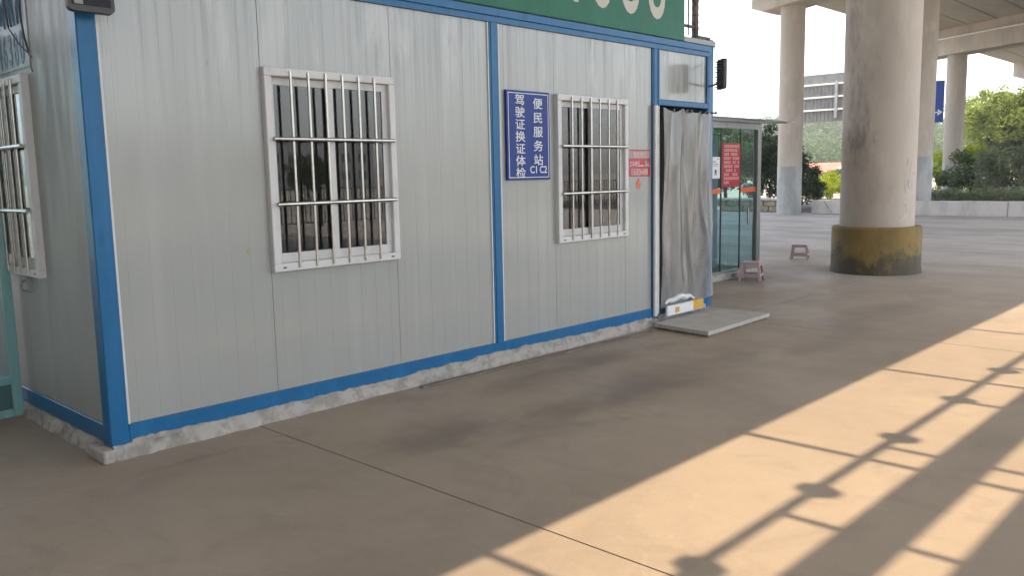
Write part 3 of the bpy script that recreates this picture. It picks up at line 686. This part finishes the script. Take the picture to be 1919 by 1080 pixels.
# ------------------------------------------------------------------ left side wall: painted plate, wires, teal partition
pl = tag(empty('painted_plate', (PY, 1.2, 2.2)), 'pale plate with blue brush-painted digits above the side window', 'sign')
MB().box(-.006, -.001, -.42, .40, .035, .50, .001).build('plate', MT['plate'], pl)
for i, ch in enumerate('146380'):
    text('digit', ch, .27, MT['paint_text'], pl, (-.0075, .22 - i * .105, .062), rot=(R(90), 0, R(-90)), xs=.58, offset=.004, extrude=.001)
rn = random.Random(12)
for i in range(12):
    yy = .34 - i * .062; mbx = MB(); z0 = .29 + rn.uniform(0, .03); mbx.path([(-.007, yy, z0), (-.007, yy + rn.uniform(-.02, .02), z0 + .09), (-.007, yy + rn.uniform(-.03, .03), z0 + .19)], [.009, .012, .007], 5); mbx.build('brush_stroke', MT['paint_text'], pl)
wr = tag(empty('hanging_wires', (-.01, .72, 2.27)), 'two thin black wires looping down to a hook on the side wall', 'wire')
MB().path([(.0, .05, .50), (-.01, .045, .38), (-.012, .06, .25), (-.01, .03, .12), (-.005, -.01, .03), (0, -.02, 0)], .006, 6).build('wire', MT['wire'], wr, True)
MB().path([(.0, .30, .50), (-.015, .32, .36), (-.016, .27, .2), (-.012, .12, .09), (-.006, .0, .03), (0, -.02, 0)], .0045, 6).build('wire', MT['wire'], wr, True)
MB().path([(0, -.015, .035), (-.012, -.045, .03), (-.014, -.05, .0), (-.012, -.04, -.05), (0, -.03, -.08)], .005, 6).build('hook', MT['grey_metal'], wr, True)
tp = tag(empty('teal_partition', (-.02, 1.46, 0)), 'teal framed glazed partition against the cabin side at far left', 'partition')
MB().box(-.06, -.001, -.02, .03, 0, 2.5, .004).build('post', MT['teal'], tp)
MB().box(-1.3, -1.24, -.02, .03, 0, 2.5, .004).build('post', MT['teal'], tp)
for z in (.0, .22, 2.44): MB().box(-1.239, -.061, -.018, .028, z, z + .05, .003).build('rail', MT['teal'], tp)
MB().box(-1.239, -.061, 0, .008, .051, .219).build('lower_panel', MT['teal_panel'], tp)
MB().box(-1.239, -.061, 0, .006, .271, 2.439).build('pane', MT['booth_glass'], tp)
tk = tag(empty('side_latch', (-.01, 1.18, .90)), 'small metal latch on the side wall below the barred side window', 'latch')
MB().path([(.02, 0, .03), (-.02, 0, .03), (-.03, 0, .0), (-.025, 0, -.03), (0, 0, -.035)], .006, 6).build('loop', MT['grey_metal'], tk)
MB().box(.0, .024, -.02, .02, -.045, .045).build('plate', MT['grey_metal'], tk)

# hoarding added to the west, out of frame, to shade the cabin's side wall
ho = tag(empty('shade_hoarding', (-8.5, 0, 0)), 'added unseen grey hoarding west of the cabin shading its side wall', 'hoarding')
hme = MB().box(-.03, .03, .01, 1.99, .05, 5.2).mesh('shade_panel', MT['roof'])
for k in range(12): inst('shade_panel', hme, ho, (0, -10 + 2 * k, 0))
hpm = MB().box(-.06, .06, -.06, .06, 0, 5.3).mesh('shade_post', MT['galv'])
for k in range(7): inst('shade_post', hpm, ho, (-.095, -10 + 4 * k, 0))

# ------------------------------------------------------------------ glass booth
BX0, BX1, BY0, BY1, BH = 7.3, 9.88, 1.25, 3.2, 2.2
booth = tag(empty('glass_booth', (8.6, 1.25, 0)), 'grey framed glass booth with thin clear roof behind the cabin end', 'booth')
b0, b1, bd_ = BX0 - 8.6, BX1 - 8.6, BY1 - BY0
MB().box(b0, b1, 0.0, bd_, 0, .10, .01).build('base', MT['mortar'], booth)
for (x, y) in ((b1 - .10, 0), (b0, 0), (b1 - .10, bd_ - .08), (b0, bd_ - .08)): MB().box(x, x + .10, y, y + .08, .101, BH, .004).build('post', MT['grey_metal'], booth)
MB().box(b0 + .101, b1 - .101, 0, .08, BH - .09, BH, .004).build('header', MT['grey_metal'], booth)
MB().box(b0 + .101, b1 - .101, .0, .08, .101, .13, .003).build('sill', MT['grey_metal'], booth)
xsm = [b0 + .101, -.35, .19, .72, b1 - .101]
for i in range(4):
    MB().box(xsm[i] + .008, xsm[i + 1] - .008, .03, .038, .131, BH - .091).build('pane', MT['booth_glass'], booth)
for x in xsm[1:4]: MB().box(x - .0075, x + .0075, .022, .046, .131, BH - .091).build('mullion', MT['dark_plastic'], booth)
MB().box(b1 - .06, b1 - .052, .081, bd_ - .081, .101, BH).build('pane', MT['booth_glass'], booth)
MB().box(b0 + .101, b1 - .101, bd_ - .05, bd_ - .04, .101, BH).build('rear_wall', M('booth_rear', (.42, .47, .48), .6, layers=[((.3, .36, .38), 1.5, (1, 1, .4), .4, .65, .8)]), booth)
MB().box(b0 + .02, b0 + .03, .081, bd_ - .081, .101, BH).build('end_wall', MT['grey_metal'], booth)
MB().box(b0 - .1, b1 + .85, -.12, bd_ + .1, BH + .045, BH + .053).build('roof_sheet', MT['sheet_clear'], booth)
MB().box(b0, b1 + .02, -.05, .0, BH + .001, BH + .044, .004).box(b0, b1 + .02, bd_ - .05, bd_, BH + .001, BH + .044, .004).build('roof_rail', MT['grey_metal'], booth)
for k in range(3): MB().tube((b1 - .02, .02 + k * .9, BH + .02), (b1 + .82, .02 + k * .9, BH + .036), .012, n=6).build('roof_arm', MT['grey_metal'], booth)
for (xa_, xb_) in ((xsm[0] + .01, xsm[1] - .01), (xsm[1] + .01, xsm[2] - .01), (xsm[3] + .01 - .53, xsm[4] - .02)):
    if xa_ < .1: MB().box(xa_, xb_, .026, .0298, 1.22, 1.285).build('orange_stripe', MT['orange'], booth)
MB().box(.73, xsm[4] - .015, .026, .0298, 1.22, 1.285).build('orange_stripe', MT['orange'], booth)
MB().box(xsm[3] + .2, xsm[3] + .225, .0, .026, .75, 1.0, .004).build('door_handle', MT['steel'], booth)
# a pale roller blind and dark desk inside
MB().box(.55, .9, .5, .53, .11, 2.05).build('inner_blind', MT['plate'], booth)
MB().box(-.9, .1, .6, 1.1, .102, .8).build('desk', MT['dark'], booth)

def scribble_rows(parent, x0, x1, z0, z1, rows, mat, seed, y=-.003, full=None):
    """rows of tiny unreadable character marks"""
    rn = random.Random(seed); rh = (z1 - z0) / rows
    for r_ in range(rows):
        zt = z1 - r_ * rh; mbx = MB(); n = 9; cw = (x1 - x0) / n
        last = n if full is None else full[r_]
        for i in range(last):
            if rn.random() < .08: continue
            cx_ = x0 + i * cw; 
            for k in range(3): zz = zt - rh * (.2 + .25 * k) + rn.uniform(-.004, .004); mbx.box(cx_ + cw * .1, cx_ + cw * rn.uniform(.6, .85), y - .001, y, zz - rh * .045, zz + rh * .045)
            for k in range(2): xx = cx_ + cw * (.25 + .4 * k) + rn.uniform(-.003, .003); mbx.box(xx - cw * .07, xx + cw * .07, y - .0016, y - .0004, zt - rh * .82, zt - rh * .12)
        tag(mbx.build('text_row', mat, parent), kind='stuff')
rn_ = tag(empty('red_notice', (9.055, 1.276, 1.31)), 'tall red notice with rows of white writing on the booth glass', 'notice')
MB().box(-.245, .245, -.002, 0, 0, .60).build('sheet', MT['red'], rn_)
scribble_rows(rn_, -.20, .215, .03, .585, 10, MT['pinkwhite'], 7, full=[9, 8, 8, 9, 9, 9, 8, 8, 9, 4])
wn = tag(empty('white_notice', (8.64, 1.276, 1.43)), 'white paper notice taped on the booth glass beside the red one', 'notice')
MB().box(-.13, .105, -.002, 0, 0, .29).build('sheet', MT['white'], wn)
MB().box(-.09, .0, -.0032, -.0018, .215, .235).box(-.08, .07, -.0032, -.0018, .185, .20).box(-.08, .06, -.0032, -.0018, .165, .172).box(.03, .09, -.0032, -.0018, .255, .27).build('print', MT['roof'], wn)
MB().box(-.03, .015, -.0032, -.0018, .075, .12).box(-.035, -.018, -.0032, -.0018, .045, .074).box(.0, .02, -.0032, -.0018, .045, .074).build('figure_mark', MT['wire'], wn)

# ------------------------------------------------------------------ stools
def stool(loc, rz, label):
    t = tag(empty('plastic_stool', loc, rz), label, 'stool', 'pink plastic stools'); return t
S0, S1, SHT = .125, .155, .26
seat_mb = MB().box(-S0, S0, -S0, S0, SHT - .022, SHT, .008).box(-S0 + .003, S0 - .003, -S0 + .003, -S0 + .010, SHT - .055, SHT - .0225).box(-S0 + .003, S0 - .003, S0 - .010, S0 - .003, SHT - .055, SHT - .0225).box(-S0 + .003, -S0 + .010, -S0 + .0105, S0 - .0105, SHT - .055, SHT - .0225).box(S0 - .010, S0 - .003, -S0 + .0105, S0 - .0105, SHT - .055, SHT - .0225)
seat_me = seat_mb.mesh('seat', MT['pink'])
def leg_mesh():
    a0, a1, w_ = S0 - .004, S1, .034
    vs = []
    for (a, z) in ((a1, 0), (a0, SHT - .023)):
        vs += [(a, a, z), (a - w_, a, z), (a - w_, a - .008, z), (a - .008, a - .008, z), (a - .008, a - w_, z), (a, a - w_, z)]
    fs = [(i, (i + 1) % 6, 6 + (i + 1) % 6, 6 + i) for i in range(6)] + [tuple(range(5, -1, -1)), tuple(range(6, 12))]
    mb = MB().add(vs, fs); return mb.mesh('leg', MT['pink'])
leg_me = leg_mesh()
rail_me = MB().box(-S1 + .045, S1 - .045, S1 - .022, S1 - .014, .06, .095, .002).mesh('side_rail', MT['pink'])
for (loc, rz, lab) in (((9.14, .98, 0), R(18), 'pink plastic stool in front of the booth corner post'), ((12.13, 1.68, 0), R(20), 'pink plastic stool farther out on the open floor beyond the booth')):
    t = stool(loc, rz, lab)
    inst('seat', seat_me, t)
    for k in range(4): inst('leg', leg_me, t, rot=(0, 0, R(90 * k))); inst('side_rail', rail_me, t, rot=(0, 0, R(90 * k)))
stool_legs_fix = leg_me
import bmesh
bm = bmesh.new(); bm.from_mesh(leg_me); bmesh.ops.recalc_face_normals(bm, faces=bm.faces); bm.to_mesh(leg_me); bm.free()

# ------------------------------------------------------------------ planter, hedge, low wall
plt = tag(empty('planter_wall', (26.6, 0, 0)), 'long low concrete planter wall closing the far side of the yard', 'wall')
for k in range(7):
    y1_ = 8.0 - k * 3.0
    MB().box(-.15, .12, y1_ - 2.985, y1_, .0, .455, .012).build('wall_section', MT['kerb'], plt)
MB().box(.12, 3.4, -13, 8.0, .0, .36).build('soil_bed', MT['soil'], plt)
MB().path([(-.154, 7.55, .42), (-.156, 7.40, .2), (-.154, 7.28, .06)], .008, 5).build('crack_stain', MT['lath'], plt)
lw = tag(empty('stone_wall', (27.2, 10.4, 0)), 'low yellowish stone wall left of the slim pier', 'wall')
for j in range(2):
    for i in range(6): MB().box(-.15 + .02 * (i % 2), .15, -1.5 + i * .5 + .01 + .2 * j, -1.5 + i * .5 + .49 + .2 * j, j * .21, j * .21 + .2, .02).build('stone', MT['stone'], lw)
MB().box(-.2, .2, -1.5, 1.75, .425, .50, .01).build('coping', MT['kerb'], lw)

# ------------------------------------------------------------------ foliage
def leaves(rng, centers, radii, n, size, flat=.75):
    """n leaf quads scattered through clumps; returns vertex and face arrays"""
    k = rng.integers(0, len(centers), n)
    d = rng.normal(size=(n, 3)); d /= np.linalg.norm(d, axis=1)[:, None]
    rr = radii[k] * rng.random(n) ** .45
    p = centers[k] + d * rr[:, None] * np.array([1, 1, flat])
    nrm = rng.normal(size=(n, 3)) * .8 + d * .5 + np.array([0, 0, .55]); nrm /= np.linalg.norm(nrm, axis=1)[:, None]
    t = np.cross(nrm, rng.normal(size=(n, 3))); t /= np.linalg.norm(t, axis=1)[:, None]; b = np.cross(nrm, t)
    s = size * rng.uniform(.6, 1.35, n)[:, None]
    v = np.stack([p - t * s, p - b * s * .5 + nrm * s * .12, p + t * s, p + b * s * .5 + nrm * s * .12], 1).reshape(-1, 3)
    return v
def leaf_mesh(name, v, mat):
    n = len(v) // 4; me = bpy.data.meshes.new(name)
    me.vertices.add(len(v)); me.vertices.foreach_set('co', v.astype(np.float32).ravel())
    me.loops.add(4 * n); me.loops.foreach_set('vertex_index', np.arange(4 * n, dtype=np.int32))
    me.polygons.add(n); me.polygons.foreach_set('loop_start', np.arange(0, 4 * n, 4, dtype=np.int32)); me.polygons.foreach_set('loop_total', np.full(n, 4, np.int32))
    me.materials.append(mat); me.update(calc_edges=True); me.validate(); return me
def clumps(rng, n, c, r, rmin, rmax):
    d = rng.normal(size=(n, 3)); d /= np.linalg.norm(d, axis=1)[:, None]
    p = np.array(c) + d * (rng.random(n) ** .4)[:, None] * np.array(r)
    return p, rng.uniform(rmin, rmax, n)
def tree_meshes(seed, h, crown, lm, nleaf, lsize, ncl, trunk_r=.12, clr=(.35, .8)):
    rng = np.random.default_rng(seed); rx, ry, rz, cz = crown
    c, r = clumps(rng, ncl, (0, 0, cz), (rx, ry, rz), *clr)
    c[:, 2] = np.maximum(c[:, 2], .15)
    lv = leaf_mesh('crown', leaves(rng, c, r, nleaf, lsize), lm)
    mb = MB(); rn = random.Random(seed)
    top = (rn.uniform(-.2, .2), rn.uniform(-.2, .2), cz + rz * .3)
    mb.path([(0, 0, 0), (top[0] * .3, top[1] * .3 + .05, cz * .35), (top[0] * .7, top[1] * .7, cz * .7), top], [trunk_r, trunk_r * .85, trunk_r * .6, trunk_r * .2], 8)
    for i in range(min(14, ncl)):
        q = Vector(c[i]); s0 = Vector(top) * .0 + Vector((top[0] * .5, top[1] * .5, cz * rn.uniform(.3, .75)))
        mid = s0.lerp(q, .5) + Vector((0, 0, .15)); mb.path([s0, mid, q], [trunk_r * .4, trunk_r * .25, trunk_r * .08], 5)
    return mb.mesh('trunk', MT['bark'], True), lv
def tree(name, loc, label, cat, meshes, group=None, rz=0, s=1):
    t = tag(empty(name, loc, rz), label, cat, group); inst('trunk', meshes[0], t, scale=(s, s, s)); inst('crown', meshes[1], t, scale=(s, s, s)); return t
tA = tree_meshes(11, 5, (2.3, 2.3, 1.75, 3.3), MT['leaf_light'], 13000, .10, 70)
tree('broadleaf_tree', (71.0, 14.1, 0), 'sunlit light green tree right of the far slim pier', 'tree', tA, s=1.45)
tB = tree_meshes(12, 5, (2.6, 2.6, 1.9, 2.9), MT['leaf_mid'], 14000, .10, 70)
tree('broadleaf_tree', (74.0, 12.4, 0), 'darker green tree at the right edge beside the light green one', 'tree', tB, s=1.4)
sC = tree_meshes(13, 3, (1.9, 2.2, 1.15, 1.25), MT['leaf_grey'], 12000, .065, 60, .06, (.25, .6))
tree('rounded_shrub', (39.3, 4.6, 0), 'grey-green shrub mass behind the hedge at the right edge', 'shrub', sC)
sD = tree_meshes(14, 3, (1.5, 1.6, 1.0, 1.1), MT['leaf_mid'], 8000, .065, 45, .05, (.22, .5))
tree('rounded_shrub', (40.6, 6.9, 0), 'mid green shrub just right of the far slim pier foot', 'shrub', sD)
sE = tree_meshes(15, 3, (1.2, 1.4, 1.25, 1.4), MT['leaf_lime'], 6000, .07, 40, .05, (.22, .5))
tree('rounded_shrub', (49.5, 10.6, 0), 'yellow-green shrub between the half hidden pier and the far slim pier', 'shrub', sE)
tree('rounded_shrub', (44.5, 7.6, 0), 'yellow-green shrub under the light green tree', 'shrub', sE, rz=2.0)
sF = tree_meshes(16, 3, (1.35, 1.35, 1.6, 1.65), MT['leaf_dark'], 12000, .06, 60, .06, (.25, .5))
tree('dark_shrub', (30.2, 11.4, 0), 'dark evergreen shrub between the booth and the slim pier', 'shrub', sF)
sG = tree_meshes(17, 3, (.95, .95, 1.0, 1.1), MT['leaf_dark'], 7000, .055, 40, .05, (.2, .4))
tree('dark_shrub', (30.0, 10.15, 0), 'dark evergreen shrub just right of the slim pier', 'shrub', sG)
sH = tree_meshes(18, 2, (1.3, 1.5, .72, .85), MT['leaf_lime'], 9000, .05, 45, .04, (.2, .42))
tree('lime_shrub', (41.6, 13.95, -.25), 'bright lime-yellow sunlit shrub left of the thick pier', 'shrub', sH)
sI = tree_meshes(19, 3, (1.6, 1.6, 1.0, 1.35), MT['leaf_mid'], 8000, .07, 45, .05, (.25, .5))
tree('rounded_shrub', (51.5, 17.9, 0), 'pale green bush behind the lime shrub under the red roof', 'shrub', sI, s=.62)
tree('dark_shrub', (33.0, 15.0, 0), 'dark bushy tree mass behind the glass booth', 'shrub', tB, rz=1.0, s=.75)
# clipped hedge on the planter
rng = np.random.default_rng(30)
hc = np.stack([rng.uniform(-.55, .55, 500), rng.uniform(-9.0, 6.9, 500), rng.uniform(.05, .36, 500)], 1)
hv = leaves(rng, hc, np.full(500, .18), 42000, .030, .8)
hd = tag(empty('clipped_hedge', (29.1, 0, .36)), 'low clipped hedge growing on the planter right of the thick pier', 'hedge')
inst('foliage', leaf_mesh('foliage', hv, MT['leaf_grey']), hd)
st = MB()
for i in range(48): yy = -8.9 + i * .325; st.tube((rng.uniform(-.3, .3), yy, 0), (rng.uniform(-.3, .3), yy + rng.uniform(-.1, .1), .3), .012, .006, 5)
tag(st.build('stems', MT['bark'], hd), kind='stuff')

# ------------------------------------------------------------------ far things: sign back, blue sign, house, hill
sb = tag(empty('gantry_sign', (45.5, 15.4, 0)), 'grey ribbed back of a large road sign left of the thick pier', 'sign')
MB().box(0, .05, -3.6, 2.1, 4.12, 6.75).build('panel', MT['sign_back'], sb)
for k in range(26): MB().box(-.03, .0, -3.55 + k * .22, -3.51 + k * .22, 4.14, 6.1).build('rib', MT['sign_back'], sb)
for z in (4.72, 5.42, 6.12): MB().box(-.16, -.031, -3.6, 2.1, z, z + .10, .01).build('rail', MT['galv_light'], sb)
for y_ in (-2.6, -.1): MB().box(-.26, -.161, y_ - .07, y_ + .07, 4.3, 6.3, .01).build('stiffener', MT['galv'], sb)
MB().tube((-.30, -.9, 0), (-.30, -.9, 5.0), .16, n=12).build('post', MT['galv'], sb, True)
for k in range(5): MB().box(-.5, -.15, -1.3, -.5, 3.0 + k * .22, 3.06 + k * .22).build('ladder_rung', MT['galv'], sb)
rd = tag(empty('road_sign', (46.5, 10.65, 0)), 'blue road sign with white marks between two piers', 'sign')
MB().box(0, .06, -.55, 2.0, 3.80, 5.95, .01).build('panel', MT['signblue'], rd)
MB().tube((.16, .9, 0), (.16, .9, 5.6), .11, n=12).build('post', MT['galv'], rd, True)
for (y0, y1, z0, z1) in ((-.0, .35, 5.55, 5.80), (.05, .38, 5.42, 5.47), (.0, .30, 5.0, 5.32), (.1, .16, 4.85, 5.0)): MB().box(-.012, 0, y0, y1, z0, z1).build('mark', MT['white'], rd)
ring = MB()
for i in range(18):
    a0, a1 = 2 * math.pi * i / 18, 2 * math.pi * (i + 1) / 18
    ring.tube((-.01, .22 + .2 * math.cos(a0), 4.32 + .2 * math.sin(a0)), (-.01, .22 + .2 * math.cos(a1), 4.32 + .2 * math.sin(a1)), .035, n=5)
ring.build('roundabout_mark', MT['white'], rd)
MB().box(-.012, 0, -.4, .02, 4.29, 4.35).add([(-.012, -.28, 4.16), (-.012, -.28, 4.48), (-.012, -.50, 4.32), (0, -.28, 4.16), (0, -.28, 4.48), (0, -.5, 4.32)], [(0, 1, 2), (5, 4, 3), (0, 2, 5, 3), (2, 1, 4, 5), (1, 0, 3, 4)]).build('arrow_mark', MT['white'], rd)
hs = tag(empty('distant_house', (86.0, 33.6, 0)), 'distant house with red roof and pale gable below the wooded hill', 'house')
MB().box(-4, 4, -3.5, 3.2, 0, .9).build('wall', MT['render'], hs)
MB().add([(-4.4, -3.0, .85), (4.4, -3.0, .85), (4.4, 3.6, .85), (-4.4, 3.6, .85), (0, -3.0, 2.1), (0, 3.6, 2.1)], [(0, 4, 5, 3), (1, 2, 5, 4), (0, 1, 4), (2, 3, 5), (0, 3, 2, 1)]).build('roof', MT['brick_roof'], hs)
MB().add([(-4.2, -5.6, 0), (0, -5.6, 0), (0, -3.01, 0), (-4.2, -3.01, 0), (-4.2, -5.6, 1.5), (0, -5.6, 2.6), (0, -3.01, 2.6), (-4.2, -3.01, 1.5)], [(0, 3, 2, 1), (4, 5, 6, 7), (0, 1, 5, 4), (1, 2, 6, 5), (2, 3, 7, 6), (3, 0, 4, 7)]).build('gable_wing', MT['render'], hs)
for y_ in (-1.5, 1.0): MB().box(-4.03, -3.99, y_ - .4, y_ + .4, .2, .75).build('window', MT['dark'], hs)
# wooded hill
rng = np.random.default_rng(40)
NXh, NYh = 40, 50; vs = []
def hill_z(x, y):
    return 8.7 * math.exp(-((x - 215) / 55) ** 2) * (math.exp(-((y - 92) / 26) ** 2) + .6 * math.exp(-((y - 55) / 30) ** 2) + .35 * math.exp(-((y - 140) / 60) ** 2)) - .3
for i in range(NXh + 1):
    for j in range(NYh + 1):
        x = 110 + 260 * i / NXh; y = -60 + 320 * j / NYh; vs.append((x, y, hill_z(x, y)))
fs = [(i * (NYh + 1) + j, (i + 1) * (NYh + 1) + j, (i + 1) * (NYh + 1) + j + 1, i * (NYh + 1) + j + 1) for i in range(NXh) for j in range(NYh)]
hill = MB().add(vs, fs).build('hill', MT['hillside'], None, True); tag(hill, kind='structure')
cs = []; rs_ = []
for k in range(520):
    x = rng.uniform(125, 225); y = -4.8 + rng.uniform(.24, .60) * (x + 1.8)
    z = hill_z(x, y); r = rng.uniform(1.3, 2.6)
    for q in range(7): cs.append((x + rng.normal() * r * .6, y + rng.normal() * r * .6, z + r * rng.uniform(.6, 1.9))); rs_.append(r * rng.uniform(.4, .75))
wv = leaves(rng, np.array(cs), np.array(rs_), 130000, .28, .75)
wood = bpy.data.objects.new('hillside_wood', leaf_mesh('hillside_wood', wv, MT['leaf_mid'])); col.objects.link(wood); tag(wood, 'hazy green wood covering the distant hill', 'wood', kind='stuff')

# ------------------------------------------------------------------ what the window glass mirrors: fence, trees, a pale building across the road
fn = tag(empty('street_fence', (0, -19.0, 0)), 'dark bar fence across the road mirrored in the cabin windows', 'fence')
fb = MB().box(-.012, .012, -.012, .012, .12, 1.18).mesh('fence_bar', MT['dark_plastic'])
for i in range(170): inst('fence_bar', fb, fn, (6 + i * .18, 0, 0))
fp = MB().box(-.04, .04, -.04, .04, 0, 1.3).mesh('fence_post', MT['dark_plastic'])
for i in range(12): inst('fence_post', fp, fn, (6 + i * 2.7, .05, 0))
for z in (.1, 1.18): MB().box(6, 36.5, -.02, .02, z, z + .04).build('fence_rail', MT['dark_plastic'], fn)
for k, (x, y, s, lab) in enumerate([(27, -50, .75, 'tree mirrored in the left sash of the large window'), (35, -52, .7, 'bushy tree mirrored beside the meeting stile of the large window'), (58, -50, .8, 'tree mirrored in the smaller window'), (60, -27, .95, 'tree mirrored in the left pane of the glass booth'), (75, -34, 1.2, 'tall tree mirrored in the right pane of the glass booth')]):
    tree('street_tree', (x, y, 0), lab, 'tree', (tB if k % 2 else tA), 'trees across the road', rz=k * 1.3, s=s)
pb = tag(empty('apartment_block', (70, -130, 0)), 'pale apartment block across the road mirrored in the windows', 'building')
MB().box(-26, 26, -6, 6, 0, 8).build('wall', MT['render'], pb)
wn_me = MB().box(-.9, .9, 5.98, 6.04, -.75, .75).mesh('window', MT['dark'])
for i in range(14):
    for j in range(2): inst('window', wn_me, pb, (-23.5 + i * 3.6, 0, 2 + j * 3.1))
MB().box(-26.4, 26.4, -6.4, 6.4, 8.001, 8.4).build('roof_edge', MT['kerb'], pb)

# ------------------------------------------------------------------ thin summer haze
hz = MB().box(-130, 480, -190, 300, -1.6, 16.5).build('haze', None); hz.data.materials.clear(); tag(hz, kind='stuff')
hm = bpy.data.materials.new('haze_air'); hm.use_nodes = True; hn = hm.node_tree; hn.nodes.remove(hn.nodes['Principled BSDF'])
pv = hn.nodes.new('ShaderNodeVolumePrincipled'); pv.inputs['Color'].default_value = (.93, .95, .97, 1); pv.inputs['Density'].default_value = .0011
hn.links.new(pv.outputs[0], hn.nodes['Material Output'].inputs['Volume']); hz.data.materials.append(hm)
